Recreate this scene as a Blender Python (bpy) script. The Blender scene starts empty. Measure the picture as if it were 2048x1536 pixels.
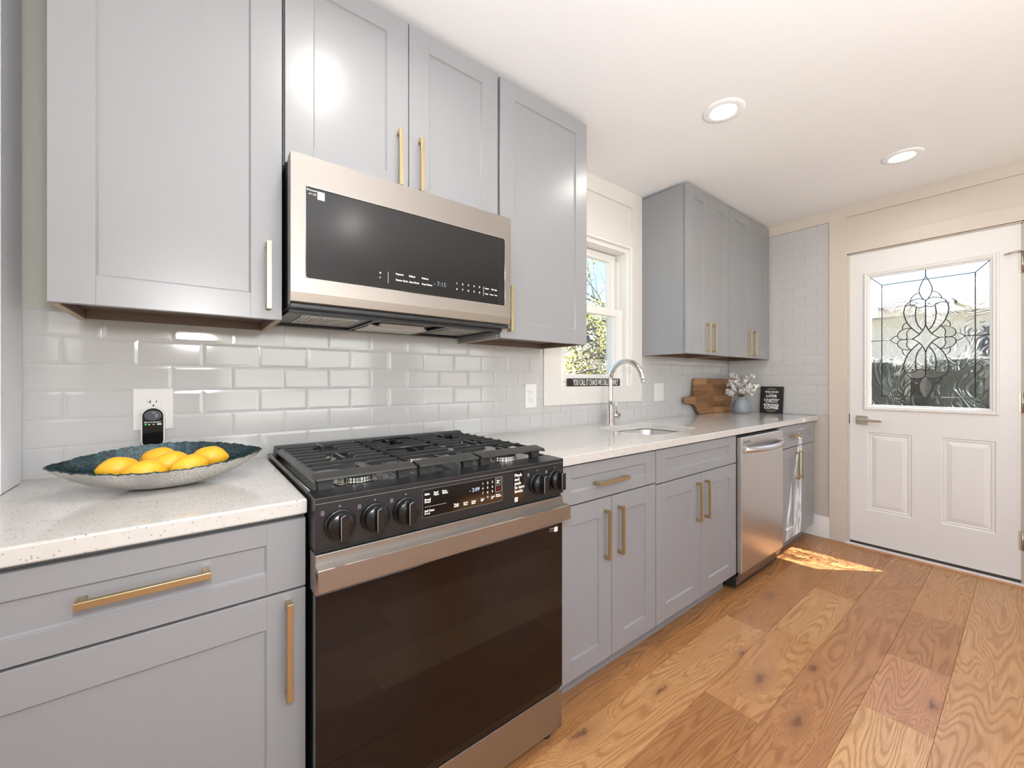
import bpy, bmesh, math, random
from mathutils import Vector, Matrix
random.seed(7)
S = bpy.context.scene
COL = S.collection
PI = math.pi

# ------------------------------------------------------------------ camera
F, TH, HY, CD, CH = 817.26, 51.84, 761.85, 1.665, 1.178
cam = bpy.data.cameras.new('camera'); co = bpy.data.objects.new('camera', cam); COL.objects.link(co)
co.location = (0, -CD, CH)
co.rotation_euler = (PI/2, 0, math.radians(TH-90))
cam.sensor_width = 36; cam.lens = 36*F/2048
cam.shift_y = (HY-768)/2048
cam.clip_start = .02; cam.clip_end = 200
S.camera = co
# ------------------------------------------------------------------ view
S.view_settings.view_transform = 'Standard'; S.view_settings.look = 'None'
S.view_settings.exposure = 0.0; S.view_settings.gamma = 1; S.view_settings.use_curve_mapping = False
# ------------------------------------------------------------------ world + sun
W = bpy.data.worlds.new('sky'); S.world = W; W.use_nodes = True
nt = W.node_tree; nt.nodes.clear()
sky = nt.nodes.new('ShaderNodeTexSky'); sky.sky_type = 'NISHITA'; sky.sun_disc = False
sky.sun_elevation = math.radians(60); sky.sun_rotation = math.radians(135); sky.air_density = 1.0; sky.dust_density = 1.5
bg = nt.nodes.new('ShaderNodeBackground'); bg.inputs[1].default_value = .42
wo = nt.nodes.new('ShaderNodeOutputWorld')
nt.links.new(sky.outputs[0], bg.inputs[0]); nt.links.new(bg.outputs[0], wo.inputs[0])
sun = bpy.data.lights.new('sun', 'SUN'); sun.energy = 65; sun.angle = math.radians(.6); sun.color = (1, .97, .93)
so = bpy.data.objects.new('sun', sun); COL.objects.link(so)
so.rotation_euler = Vector((-.38, .36, -1)).to_track_quat('-Z', 'Y').to_euler()
def area(name, loc, direction, sx, sy, power, color=(1, 1, 1), shape='RECTANGLE', spread=180):
    l = bpy.data.lights.new(name, 'AREA'); l.shape = shape; l.size = sx
    if shape in ('RECTANGLE', 'ELLIPSE'): l.size_y = sy
    l.energy = power; l.color = color; l.spread = math.radians(spread)
    o = bpy.data.objects.new(name, l); COL.objects.link(o); o.location = loc
    o.rotation_euler = Vector(direction).to_track_quat('-Z', 'Y').to_euler()
    return o
# fill lamps added out of view, behind the camera and in the next room
area('fill_rear', (1.0, -3.46, 1.30), (0, 1, .12), 1.5, 1.0, 14, (1, .975, .95))
area('fill_rear_right', (3.0, -3.46, 1.30), (0, 1, .1), 1.1, 1.0, 3, (1, .97, .93))
area('fill_next_room', (-3.3, -2.0, 1.3), (1, .12, .1), 1.8, 1.8, 20, (1, .98, .95))
# the photographer's softbox flash, just above the camera
area('flash_softbox', (0.02, -1.80, 1.50), (.45, 1, -.02), .18, .15, 13, (1, .995, .99))
area('bounce_flash', (0.3, -2.5, 1.5), (.40, .1, 1), 1.1, 1.1, 51, (.94, .97, 1))

# ------------------------------------------------------------------ materials
MATS = {}
class NT:
    def __init__(s, name):
        s.m = bpy.data.materials.new(name); s.m.use_nodes = True; s.t = s.m.node_tree; s.t.nodes.clear()
        s.out = s.n('ShaderNodeOutputMaterial')
    def n(s, typ, **k):
        x = s.t.nodes.new(typ)
        for a, b in k.items(): setattr(x, a, b)
        return x
    def l(s, a, b): s.t.links.new(a, b)
    def math(s, op, a, b=None, clamp=False):
        x = s.n('ShaderNodeMath', operation=op, use_clamp=clamp)
        for i, v in enumerate((a, b)):
            if v is None: continue
            if isinstance(v, (int, float)): x.inputs[i].default_value = v
            else: s.l(v, x.inputs[i])
        return x.outputs[0]
    def ramp(s, fac, stops, interp='LINEAR'):
        r = s.n('ShaderNodeValToRGB'); e = r.color_ramp; e.interpolation = interp
        while len(e.elements) < len(stops): e.elements.new(.5)
        for el, (p, c) in zip(e.elements, stops):
            el.position = p; el.color = (*c, 1) if len(c) == 3 else c
        s.l(fac, r.inputs[0]); return r.outputs[0]
    def mix(s, fac, a, b, mode='MIX'):
        x = s.n('ShaderNodeMix', data_type='RGBA', blend_type=mode)
        for i, v in ((0, fac), (6, a), (7, b)):
            if isinstance(v, (int, float)): x.inputs[i].default_value = v
            elif isinstance(v, tuple): x.inputs[i].default_value = (*v, 1)
            else: s.l(v, x.inputs[i])
        return x.outputs[2]
    def coord(s, scale=(1, 1, 1), kind='Object', rot=(0, 0, 0)):
        tc = s.n('ShaderNodeTexCoord'); mp = s.n('ShaderNodeMapping'); mp.inputs['Scale'].default_value = scale
        mp.inputs['Rotation'].default_value = rot
        s.l(tc.outputs[kind], mp.inputs[0]); return mp.outputs[0]
    def noise(s, vec, scale, detail=3, rough=.5, dist=0):
        x = s.n('ShaderNodeTexNoise'); x.inputs['Scale'].default_value = scale; x.inputs['Detail'].default_value = detail
        x.inputs['Roughness'].default_value = rough; x.inputs['Distortion'].default_value = dist
        s.l(vec, x.inputs['Vector']); return x.outputs[0]
    def bsdf(s, color=(.5, .5, .5), rough=.5, metal=0, spec=.5, bump=None, bstr=.2, bdist=.002, **k):
        b = s.n('ShaderNodeBsdfPrincipled')
        for nm, v in (('Base Color', color), ('Roughness', rough), ('Metallic', metal), ('Specular IOR Level', spec)):
            if isinstance(v, tuple): b.inputs[nm].default_value = (*v, 1)
            elif isinstance(v, (int, float)): b.inputs[nm].default_value = v
            else: s.l(v, b.inputs[nm])
        for nm, v in k.items():
            b.inputs[nm.replace('_', ' ')].default_value = v
        if bump is not None:
            bp = s.n('ShaderNodeBump'); bp.inputs['Strength'].default_value = bstr; bp.inputs['Distance'].default_value = bdist
            s.l(bump, bp.inputs['Height']); s.l(bp.outputs[0], b.inputs['Normal'])
        s.l(b.outputs[0], s.out.inputs[0]); return b

def plain(name, color, rough=.5, metal=0, spec=.5, nscale=60, var=.04, bstr=.05, **k):
    t = NT(name); v = t.coord(); nz = t.noise(v, nscale, 3)
    lo = tuple(c*(1-var) for c in color); hi = tuple(min(1, c*(1+var)) for c in color)
    c = t.mix(nz, lo, hi)
    t.bsdf(c, rough, metal, spec, bump=nz, bstr=bstr, bdist=.001, **k); return t.m
def emis(name, color, strength):
    t = NT(name); e = t.n('ShaderNodeEmission'); e.inputs[0].default_value = (*color, 1); e.inputs[1].default_value = strength
    t.l(e.outputs[0], t.out.inputs[0]); return t.m
def brushed(name, color, rough, scale, amp=.08, axis='x'):
    t = NT(name); sc = {'x': (1, 220, 220), 'z': (220, 220, 1), 'y': (220, 1, 220)}[axis]
    v = t.coord(sc); nz = t.noise(v, scale, 2, .5)
    c = t.mix(nz, tuple(x*(1-amp) for x in color), tuple(x*(1+amp) for x in color))
    r = t.math('ADD', t.math('MULTIPLY', nz, .03), rough-.015)
    t.bsdf(c, r, 1.0, .5); return t.m

M = {}
M['cab'] = plain('grey_cabinet_paint', (.262, .268, .281), .31, spec=.5, nscale=25, var=.012, bstr=.03)
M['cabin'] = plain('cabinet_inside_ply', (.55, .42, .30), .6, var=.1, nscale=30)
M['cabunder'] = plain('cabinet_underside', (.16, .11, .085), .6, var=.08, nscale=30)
M['brass'] = brushed('satin_brass', (.54, .43, .255), .34, 3, .02)
M['brassd'] = M['brass']
M['steel'] = brushed('brushed_stainless', (.345, .315, .29), .38, 3, .008)
M['steel2'] = brushed('brushed_stainless_light', (.62, .60, .58), .30, 3, .008)
M['chrome'] = plain('chrome', (.75, .75, .75), .06, 1.0, var=.01, bstr=0)
M['nickel'] = plain('satin_nickel', (.50, .45, .40), .28, 1.0, var=.03)
M['blacksteel'] = plain('dark_grey_enamel', (.040, .041, .045), .34, .7, var=.06, nscale=200, spec=.5)
M['black'] = plain('black_plastic', (.008, .008, .009), .25, var=.1)
M['blackmat'] = plain('matte_black', (.012, .012, .012), .6, var=.1)
M['iron'] = plain('cast_iron', (.036, .036, .036), .33, .35, var=.12, nscale=400, bstr=.1)
M['glassblk'] = plain('black_door_glass', (.006, .003, .002), .045, spec=.45, var=.05, bstr=0)
M['micglass'] = plain('microwave_door_glass', (.010, .010, .010), .18, spec=.45, var=.05, bstr=0)
M['dispglass'] = plain('display_glass', (.004, .004, .004), .08, var=.1, bstr=0)
M['enamel'] = plain('glossy_cooktop_enamel', (.13, .13, .13), .16, .8, var=.05, bstr=0)
M['alu'] = brushed('burner_aluminium', (.72, .70, .66), .25, 2, .1)
M['white'] = plain('white_trim_paint', (.80, .785, .76), .35, var=.012, nscale=20, bstr=.03)
M['board'] = plain('offwhite_board_paint', (.69, .67, .64), .45, var=.012, nscale=20, bstr=.03)
M['beige'] = plain('warm_cast_board_paint', (.60, .54, .475), .5, var=.015, nscale=18, bstr=.04)  # warm cast of the room light put into the board colour
M['beige2'] = plain('greige_panel_paint', (.50, .455, .41), .5, var=.015, nscale=18, bstr=.04)
M['wall'] = plain('greige_wall_paint', (.50, .50, .445), .65, var=.015, nscale=40, bstr=.06)
M['roomwall'] = plain('offwhite_room_paint', (.72, .71, .69), .7, var=.015, nscale=40, bstr=.06)
M['ceil'] = plain('white_ceiling_paint', (.835, .845, .87), .75, var=.006, nscale=30, bstr=.05)
M['tile'] = plain('glossy_white_tile', (.515, .513, .510), .09, spec=.6, var=.02, nscale=6, bstr=0)
M['grout'] = plain('pale_grout', (.62, .61, .60), .8, var=.03, nscale=200)
M['door'] = plain('white_door_paint', (.74, .735, .73), .32, var=.008, nscale=15, bstr=.03)
M['plate'] = plain('white_wall_plate', (.74, .73, .71), .22, var=.01, bstr=0)
M['slot'] = plain('dark_slots', (.03, .03, .03), .6)
M['lemon'] = plain('yellow_orange_peel', (.86, .47, .028), .42, var=.05, nscale=40, bstr=.25)
M['lemontip'] = plain('green_stem_tip', (.20, .30, .03), .6)
M['vase'] = plain('blue_grey_ceramic', (.28, .315, .345), .35, var=.04)
M['petal'] = plain('white_petals', (.85, .82, .80), .6, var=.05)
M['twig'] = plain('brown_twig', (.12, .06, .035), .8, var=.2)
M['leafg'] = plain('green_leaf', (.05, .18, .02), .5, var=.3)
M['signblk'] = plain('black_sign_paint', (.012, .011, .011), .5, var=.2)
M['ink'] = plain('white_lettering', (.78, .77, .74), .6, var=.02)
M['inkdim'] = plain('grey_lettering', (.55, .55, .55), .6, var=.02)
M['gold'] = plain('gold_ornament', (.35, .30, .20), .5, var=.1)
M['linegrey'] = plain('grey_print', (.20, .20, .20), .5)
M['lcd'] = emis('lit_digits', (.65, .78, 1), 1.3)
M['lcd2'] = emis('lit_digits_dim', (.75, .8, .9), .55)
M['red'] = emis('lit_red', (1, .06, .03), .5)
M['green'] = emis('lit_green', (.1, .9, .15), .8)
M['lamp'] = emis('lamp_diffuser', (1, .95, .88), 9)
M['rubber'] = plain('dark_weatherstrip', (.04, .034, .028), .5, var=.1)
M['came'] = plain('dark_lead_came', (.035, .035, .037), .4, .5, var=.1)
M['lcdgrey'] = plain('lcd_grey', (.055, .06, .075), .3, var=.4, nscale=900)

# quartz worktop with fine grey flecks
t = NT('speckled_quartz'); v = t.coord()
vo = t.n('ShaderNodeTexVoronoi'); vo.inputs['Scale'].default_value = 165; t.l(v, vo.inputs['Vector'])
v2 = t.n('ShaderNodeTexVoronoi'); v2.inputs['Scale'].default_value = 380; t.l(v, v2.inputs['Vector'])
spk = t.math('MULTIPLY', t.math('LESS_THAN', vo.outputs['Distance'], .24), t.math('GREATER_THAN', t.n('ShaderNodeSeparateColor').outputs[0], .5))
sep = t.n('ShaderNodeSeparateColor'); t.l(vo.outputs['Color'], sep.inputs[0])
spk = t.math('MULTIPLY', t.math('LESS_THAN', vo.outputs['Distance'], .30), t.math('GREATER_THAN', sep.outputs[0], .72))
sep2 = t.n('ShaderNodeSeparateColor'); t.l(v2.outputs['Color'], sep2.inputs[0])
spk2 = t.math('MULTIPLY', t.math('LESS_THAN', v2.outputs['Distance'], .35), t.math('GREATER_THAN', sep2.outputs[1], .72))
base = t.mix(t.noise(v, 30, 4), (.53, .51, .485), (.61, .59, .565))
c = t.mix(t.math('MULTIPLY', spk2, .6), base, (.36, .33, .30))
c = t.mix(t.math('MULTIPLY', spk, t.math('MULTIPLY', sep.outputs[1], .95)), c, (.17, .16, .15))
t.bsdf(c, .09, 0, .5); M['quartz'] = t.m

# oak planks: every plank carries its own tone and grain offset
t = NT('oak_planks')
at = t.n('ShaderNodeAttribute', attribute_name='tone'); sp = t.n('ShaderNodeSeparateColor'); t.l(at.outputs['Color'], sp.inputs[0])
tc = t.n('ShaderNodeTexCoord'); sx = t.n('ShaderNodeSeparateXYZ'); t.l(tc.outputs['Object'], sx.inputs[0])
def comb(xs, ys, zs):
    c_ = t.n('ShaderNodeCombineXYZ')
    t.l(t.math('MULTIPLY', sx.outputs[0], xs), c_.inputs[0]); t.l(t.math('MULTIPLY', sx.outputs[1], ys), c_.inputs[1])
    t.l(t.math('MULTIPLY', sp.outputs[2], zs), c_.inputs[2]); return c_.outputs[0]
n1 = t.noise(comb(.62, 6.0, 37.0), 1.0, 2.0, .45, .3)
kv = t.n('ShaderNodeTexVoronoi'); kv.inputs['Scale'].default_value = 1.0; t.l(comb(1.9, 4.2, 91.0), kv.inputs['Vector'])
ks = t.n('ShaderNodeSeparateColor'); t.l(kv.outputs['Color'], ks.inputs[0])
kon = t.math('GREATER_THAN', ks.outputs[0], .42)
kd = t.math('MULTIPLY', t.math('SUBTRACT', 1, t.math('MULTIPLY', kv.outputs['Distance'], 3.4, True), True), kon)
knz = t.math('MULTIPLY', t.math('SUBTRACT', t.noise(comb(22, 45, 5.0), 1.0, 3, .6), .5), .075)
for kx_, ky_, kr_ in ((1.022, -.735, .12), (1.406, -.790, .07), (1.774, -1.000, .13), (1.644, -1.165, .12), (2.504, -.780, .13), (2.010, -1.110, .08), (2.121, -1.445, .075)):
    vm = t.n('ShaderNodeVectorMath', operation='DISTANCE'); mp_ = t.n('ShaderNodeMapping'); mp_.inputs['Scale'].default_value = (.62, 1.5, 0)
    t.l(tc.outputs['Object'], mp_.inputs[0]); t.l(mp_.outputs[0], vm.inputs[0]); vm.inputs[1].default_value = (kx_*.62, ky_*1.5, 0)
    kd = t.math('MAXIMUM', kd, t.math('SUBTRACT', 1, t.math('DIVIDE', t.math('ADD', vm.outputs['Value'], knz), kr_), True))
kd2 = t.math('POWER', kd, 2.0)
field = t.math('ADD', n1, t.math('MULTIPLY', kd2, .22))
field = t.math('ADD', field, t.math('MULTIPLY', t.noise(comb(4, 70, 11.0), 1.0, 3), .02))
rings = t.math('SINE', t.math('MULTIPLY', field, 250))
rings = t.math('POWER', t.math('ADD', t.math('MULTIPLY', rings, .5), .5), 3.2)
pores = t.noise(comb(9, 260, 13.0), 1.0, 4, .7)
blot = t.noise(comb(1.8, 7, 23.0), 1.0, 3, .6)
tone = t.ramp(sp.outputs[0], [(0, (.37, .165, .055)), (.2, (.46, .225, .082)), (.4, (.55, .285, .108)), (.6, (.58, .325, .142)), (.8, (.66, .395, .182)), (1, (.73, .465, .23))])
hue = t.mix(t.math('MULTIPLY', sp.outputs[1], .6), tone, (.58, .285, .170))
dark = t.mix(1.0, hue, (.52, .38, .28), 'MULTIPLY')
c = t.mix(t.math('MULTIPLY', rings, .62), hue, dark)
c = t.mix(t.math('MULTIPLY', t.ramp(pores, [(.42, (1, 1, 1)), (.62, (0, 0, 0))]), .28), c, (.22, .10, .04))
c = t.mix(t.math('MULTIPLY', t.ramp(blot, [(.45, (0, 0, 0)), (.75, (1, 1, 1))]), .35), c, t.mix(1.0, hue, (.62, .5, .42), 'MULTIPLY'))
kcore = t.ramp(kd, [(.78, (0, 0, 0)), (.93, (1, 1, 1))])
kring = t.ramp(kd, [(.45, (0, 0, 0)), (.9, (1, 1, 1))])
c = t.mix(t.math('MULTIPLY', kring, .45), c, (.20, .085, .035))
c = t.mix(t.math('MULTIPLY', kcore, .7), c, (.10, .045, .022))
t.bsdf(c, t.math('ADD', t.math('MULTIPLY', rings, .06), .27), 0, .5, bump=t.math('ADD', pores, t.math('MULTIPLY', rings, .3)), bstr=.12, bdist=.001)
M['oak'] = t.m

# acacia cutting board: glued staves of different tone
t = NT('acacia_staves'); v = t.coord((1, 1, 1), 'Object', (PI/2, 0, 0))
br = t.n('ShaderNodeTexBrick'); br.offset = .37; t.l(v, br.inputs['Vector'])
for nm, val in (('Color1', (.52, .28, .12, 1)), ('Color2', (.08, .024, .009, 1)), ('Mortar', (.25, .11, .04, 1))): br.inputs[nm].default_value = val
for nm, val in (('Scale', 1.0), ('Mortar Size', .0006), ('Brick Width', .30), ('Row Height', .047), ('Bias', -.1)): br.inputs[nm].default_value = val
g = t.noise(t.coord((5, 5, 60)), 1.0, 5, .65, .8)
c = t.mix(.38, br.outputs['Color'], t.mix(t.ramp(g, [(.35, (0, 0, 0)), (.65, (1, 1, 1))]), (.45, .23, .09), (.12, .045, .018)))
t.bsdf(c, .45); M['acacia'] = t.m

# decorative bowl: crackled silver outside, dark iridescent glitter inside
t = NT('silver_crackle'); v = t.coord()
vo = t.n('ShaderNodeTexVoronoi', feature='DISTANCE_TO_EDGE'); vo.inputs['Scale'].default_value = 430; t.l(v, vo.inputs['Vector'])
vc = t.n('ShaderNodeTexVoronoi'); vc.inputs['Scale'].default_value = 430; t.l(v, vc.inputs['Vector'])
sc_ = t.n('ShaderNodeSeparateColor'); t.l(vc.outputs['Color'], sc_.inputs[0])
pat = t.math('MULTIPLY', t.ramp(t.noise(v, 9, 3), [(.42, (0, 0, 0)), (.58, (1, 1, 1))]), sc_.outputs[0])
e = t.ramp(vo.outputs['Distance'], [(0, (0, 0, 0)), (.12, (1, 1, 1))])
c = t.mix(e, (.30, .29, .27), t.mix(pat, (.46, .45, .43), (.80, .77, .72)))
t.bsdf(c, .35, .35, .5, bump=e, bstr=.3, bdist=.0008); M['bowlout'] = t.m
t = NT('iridescent_glitter'); v = t.coord()
vc = t.n('ShaderNodeTexVoronoi'); vc.inputs['Scale'].default_value = 620; t.l(v, vc.inputs['Vector'])
c = t.ramp(vc.outputs['Distance'], [(0, (.02, .10, .12)), (1, (.01, .01, .012))])
sp_ = t.n('ShaderNodeSeparateColor'); t.l(vc.outputs['Color'], sp_.inputs[0])
c = t.ramp(sp_.outputs[0], [(0, (.006, .006, .008)), (.3, (.012, .07, .09)), (.5, (.02, .12, .09)), (.66, (.03, .055, .10)), (.8, (.11, .05, .03)), (.93, (.02, .03, .04)), (1, (.35, .45, .45))], 'CONSTANT')
c = t.mix(t.ramp(t.noise(v, 11, 2), [(.4, (0, 0, 0)), (.6, (1, 1, 1))]), c, t.mix(.5, c, (.015, .045, .06)))
t.bsdf(c, .22, .5, .6, bump=vc.outputs['Distance'], bstr=.15, bdist=.001); M['bowlin'] = t.m

# clear pane
t = NT('clear_pane'); lw = t.n('ShaderNodeLayerWeight'); lw.inputs[0].default_value = .25
a = t.n('ShaderNodeBsdfTransparent'); b = t.n('ShaderNodeBsdfGlossy'); b.inputs['Roughness'].default_value = .02
mx = t.n('ShaderNodeMixShader'); t.l(t.math('MULTIPLY', lw.outputs['Fresnel'], .35), mx.inputs[0]); t.l(a.outputs[0], mx.inputs[1]); t.l(b.outputs[0], mx.inputs[2])
t.l(mx.outputs[0], t.out.inputs[0]); M['pane'] = t.m
def texglass(name, vscale, wscale, dist, strength, base_clear, vfreq=90):
    t = NT(name); v = t.coord(vscale)
    fld = t.noise(v, wscale, 1.5, .45, dist)
    h = t.math('ADD', t.math('MULTIPLY', t.math('SINE', t.math('MULTIPLY', fld, vfreq)), .5), .5)
    bp = t.n('ShaderNodeBump'); bp.inputs['Strength'].default_value = strength; bp.inputs['Distance'].default_value = .004; t.l(h, bp.inputs['Height'])
    tr = t.n('ShaderNodeBsdfTransparent'); tr.inputs[0].default_value = (.95, .96, .96, 1)
    rf = t.n('ShaderNodeBsdfRefraction'); rf.inputs['IOR'].default_value = 1.22; rf.inputs['Roughness'].default_value = .03; t.l(bp.outputs[0], rf.inputs['Normal'])
    gl = t.n('ShaderNodeBsdfGlossy'); gl.inputs['Roughness'].default_value = .08; t.l(bp.outputs[0], gl.inputs['Normal'])
    nz = t.ramp(t.noise(t.coord(), 5.5, 3, .6, .6), [(.40, (0, 0, 0)), (.62, (1, 1, 1))])
    k = t.math('MAXIMUM', t.ramp(h, [(.35, (1-base_clear,)*3), (.97, (1, 1, 1))]), t.math('MULTIPLY', nz, .88))
    m1 = t.n('ShaderNodeMixShader'); t.l(k, m1.inputs[0]); t.l(tr.outputs[0], m1.inputs[1]); t.l(rf.outputs[0], m1.inputs[2])
    m2 = t.n('ShaderNodeMixShader'); m2.inputs[0].default_value = .06; t.l(m1.outputs[0], m2.inputs[1]); t.l(gl.outputs[0], m2.inputs[2])
    t.l(m2.outputs[0], t.out.inputs[0]); return t.m
M['waterglass'] = texglass('rippled_water_glass', (1, 1.5, .9), 3.0, 1.1, .28, .88, 140)
M['seedglass'] = texglass('granular_glass', (1, 2.0, 1.0), 40, .5, .5, .7, 12)
M['bevelglass'] = plain('bevelled_clear_glass', (.8, .8, .8), .1)
t = NT('bevelled_clear_glass_pane'); tr = t.n('ShaderNodeBsdfTransparent'); tr.inputs[0].default_value = (.93, .93, .92, 1)
gl = t.n('ShaderNodeBsdfGlossy'); gl.inputs['Roughness'].default_value = .05; m2 = t.n('ShaderNodeMixShader'); m2.inputs[0].default_value = .22
t.l(tr.outputs[0], m2.inputs[1]); t.l(gl.outputs[0], m2.inputs[2]); t.l(m2.outputs[0], t.out.inputs[0]); M['bevelglass'] = t.m
# outdoors
M['grass'] = plain('lawn', (.075, .08, .05), .9, var=.5, nscale=6, bstr=.4)
M['drive'] = plain('dark_asphalt', (.07, .07, .075), .8, var=.3, nscale=30)
M['siding'] = plain('beige_siding', (.90, .80, .64), .7, var=.05, nscale=4)
M['roof'] = plain('dark_shingles', (.10, .09, .09), .8, var=.3, nscale=20)
M['hedge'] = plain('dark_green_hedge', (.028, .033, .022), .8, var=.5, nscale=20)
M['bark'] = plain('tree_bark', (.045, .035, .028), .9, var=.35, nscale=30, bstr=.6)
def leafmat(name, a, b):
    t = NT(name); at = t.n('ShaderNodeAttribute', attribute_name='tone'); s_ = t.n('ShaderNodeSeparateColor'); t.l(at.outputs['Color'], s_.inputs[0])
    c = t.mix(s_.outputs[0], a, b); bs = t.bsdf(c, .6); 
    tl = t.n('ShaderNodeBsdfTranslucent'); t.l(c, tl.inputs[0]); mx = t.n('ShaderNodeMixShader'); mx.inputs[0].default_value = .3
    t.l(bs.outputs[0], mx.inputs[1]); t.l(tl.outputs[0], mx.inputs[2]); t.l(mx.outputs[0], t.out.inputs[0]); return t.m
M['leaf'] = leafmat('spring_leaves', (.16, .18, .03), (.55, .55, .16))
M['blossom'] = leafmat('creamy_blossom', (.62, .55, .40), (.85, .82, .70))
M['leafdark'] = leafmat('evergreen_leaves', (.02, .03, .012), (.10, .12, .045))

# ------------------------------------------------------------------ mesh helpers
class MB:
    """collects shapes in world space, then becomes one mesh object"""
    def __init__(s): s.bm = bmesh.new(); s.mi = 0
    def add(s, verts, faces, smooth=False, mi=None):
        vs = [s.bm.verts.new(v) for v in verts]
        for f in faces:
            try: fc = s.bm.faces.new([vs[i] for i in f])
            except ValueError: continue
            fc.smooth = smooth; fc.material_index = s.mi if mi is None else mi
        return vs
    def box(s, x0, x1, y0, y1, z0, z1, bev=0, seg=2, mi=None):
        if x0 > x1: x0, x1 = x1, x0
        if y0 > y1: y0, y1 = y1, y0
        if z0 > z1: z0, z1 = z1, z0
        P = [(x0,y0,z0),(x1,y0,z0),(x1,y1,z0),(x0,y1,z0),(x0,y0,z1),(x1,y0,z1),(x1,y1,z1),(x0,y1,z1)]
        Fc = [(0,3,2,1),(4,5,6,7),(0,1,5,4),(1,2,6,5),(2,3,7,6),(3,0,4,7)]
        if bev <= 0: s.add(P, Fc, mi=mi); return s
        b = bmesh.new(); vs = [b.verts.new(p) for p in P]
        for f in Fc: b.faces.new([vs[i] for i in f])
        bmesh.ops.bevel(b, geom=list(b.edges), offset=bev, segments=seg, profile=.5, affect='EDGES')
        s.merge(b, False, mi); return s
    def merge(s, b, smooth=False, mi=None, mat=None):
        b.verts.index_update(); m_ = {}
        for v in b.verts: m_[v.index] = s.bm.verts.new(mat @ v.co if mat else v.co)
        for f in b.faces:
            try: fc = s.bm.faces.new([m_[v.index] for v in f.verts])
            except ValueError: continue
            fc.smooth = smooth or f.smooth; fc.material_index = s.mi if mi is None else mi
        b.free()
    def prism(s, pts, axis, a, b, bev=0, smooth=False, mi=None):
        """polygon pts (2D) extruded along axis from a to b; the 2D pair is the other two axes in xyz order"""
        def P(p, t):
            return {'x': (t, p[0], p[1]), 'y': (p[0], t, p[1]), 'z': (p[0], p[1], t)}[axis]
        B = bmesh.new(); n = len(pts)
        va = [B.verts.new(P(p, a)) for p in pts]; vb = [B.verts.new(P(p, b)) for p in pts]
        B.faces.new(va); B.faces.new(list(reversed(vb)))
        for i in range(n):
            f = B.faces.new([va[i], vb[i], vb[(i+1) % n], va[(i+1) % n]]); f.smooth = smooth
        if bev > 0: bmesh.ops.bevel(B, geom=list(B.edges), offset=bev, segments=2, profile=.5, affect='EDGES')
        bmesh.ops.recalc_face_normals(B, faces=list(B.faces))
        s.merge(B, False, mi); return s
    def lathe(s, prof, c, axis='z', seg=32, smooth=True, mi=None, cap=True, arc=None):
        """prof: list of (radius, height) along axis from centre c"""
        c = Vector(c); rings = []; B = bmesh.new()
        for r, h in prof:
            ring = []
            for i in range(seg):
                a = 2*PI*i/seg; u, w = r*math.cos(a), r*math.sin(a)
                p = {'z': (u, w, h), 'y': (u, h, w), 'x': (h, u, w)}[axis]
                ring.append(B.verts.new(c+Vector(p)))
            rings.append(ring)
        for k in range(len(rings)-1):
            for i in range(seg):
                f = B.faces.new([rings[k][i], rings[k][(i+1) % seg], rings[k+1][(i+1) % seg], rings[k+1][i]]); f.smooth = smooth
        if cap: B.faces.new(rings[0]); B.faces.new(list(reversed(rings[-1])))
        bmesh.ops.recalc_face_normals(B, faces=list(B.faces))
        s.merge(B, False, mi); return s
    def tube(s, pts, r, seg=10, cap=True, smooth=True, mi=None, flat=None):
        pts = [Vector(p) for p in pts]; n = len(pts); rr = r if isinstance(r, (list, tuple)) else [r]*n
        B = bmesh.new(); rings = []; up = None
        for i, p in enumerate(pts):
            d = (pts[min(i+1, n-1)]-pts[max(i-1, 0)]).normalized()
            if up is None:
                up = Vector((0, 0, 1)) if abs(d.z) < .9 else Vector((1, 0, 0))
            x = d.cross(up)
            if x.length < 1e-6: x = d.orthogonal()
            x.normalize(); y = x.cross(d).normalized(); up = y
            fl = flat if flat else 1
            rings.append([B.verts.new(p+x*rr[i]*math.cos(2*PI*k/seg)+y*rr[i]*fl*math.sin(2*PI*k/seg)) for k in range(seg)])
        for a, b in zip(rings, rings[1:]):
            for k in range(seg):
                f = B.faces.new([a[k], a[(k+1) % seg], b[(k+1) % seg], b[k]]); f.smooth = smooth
        if cap: B.faces.new(list(reversed(rings[0]))); B.faces.new(rings[-1])
        bmesh.ops.recalc_face_normals(B, faces=list(B.faces))
        s.merge(B, False, mi); return s
    def bar(s, p, q, w, h, mi=None):
        """square bar from p to q"""
        p, q = Vector(p), Vector(q); d = (q-p).normalized(); up = Vector((0, 0, 1)) if abs(d.z) < .9 else Vector((1, 0, 0))
        x = d.cross(up).normalized()*w/2; y = x.cross(d).normalized()*h/2
        P = [p-x-y, p+x-y, p+x+y, p-x+y, q-x-y, q+x-y, q+x+y, q-x+y]
        B = bmesh.new(); vs = [B.verts.new(v) for v in P]
        for f in [(0,3,2,1),(4,5,6,7),(0,1,5,4),(1,2,6,5),(2,3,7,6),(3,0,4,7)]: B.faces.new([vs[i] for i in f])
        bmesh.ops.recalc_face_normals(B, faces=list(B.faces)); s.merge(B, False, mi); return s
    def build(s, name, mat, parent=None, tones=None):
        me = bpy.data.meshes.new(name)
        off = wloc(parent) if parent else Vector((0, 0, 0))
        if off.length: bmesh.ops.translate(s.bm, verts=list(s.bm.verts), vec=-off)
        s.bm.normal_update(); s.bm.to_mesh(me); s.bm.free()
        for m in (mat if isinstance(mat, (list, tuple)) else [mat]): me.materials.append(M[m])
        o = bpy.data.objects.new(name, me); COL.objects.link(o)
        if parent: o.parent = parent
        return o
def wloc(o):
    v = Vector((0, 0, 0))
    while o: v += o.location; o = o.parent
    return v
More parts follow.
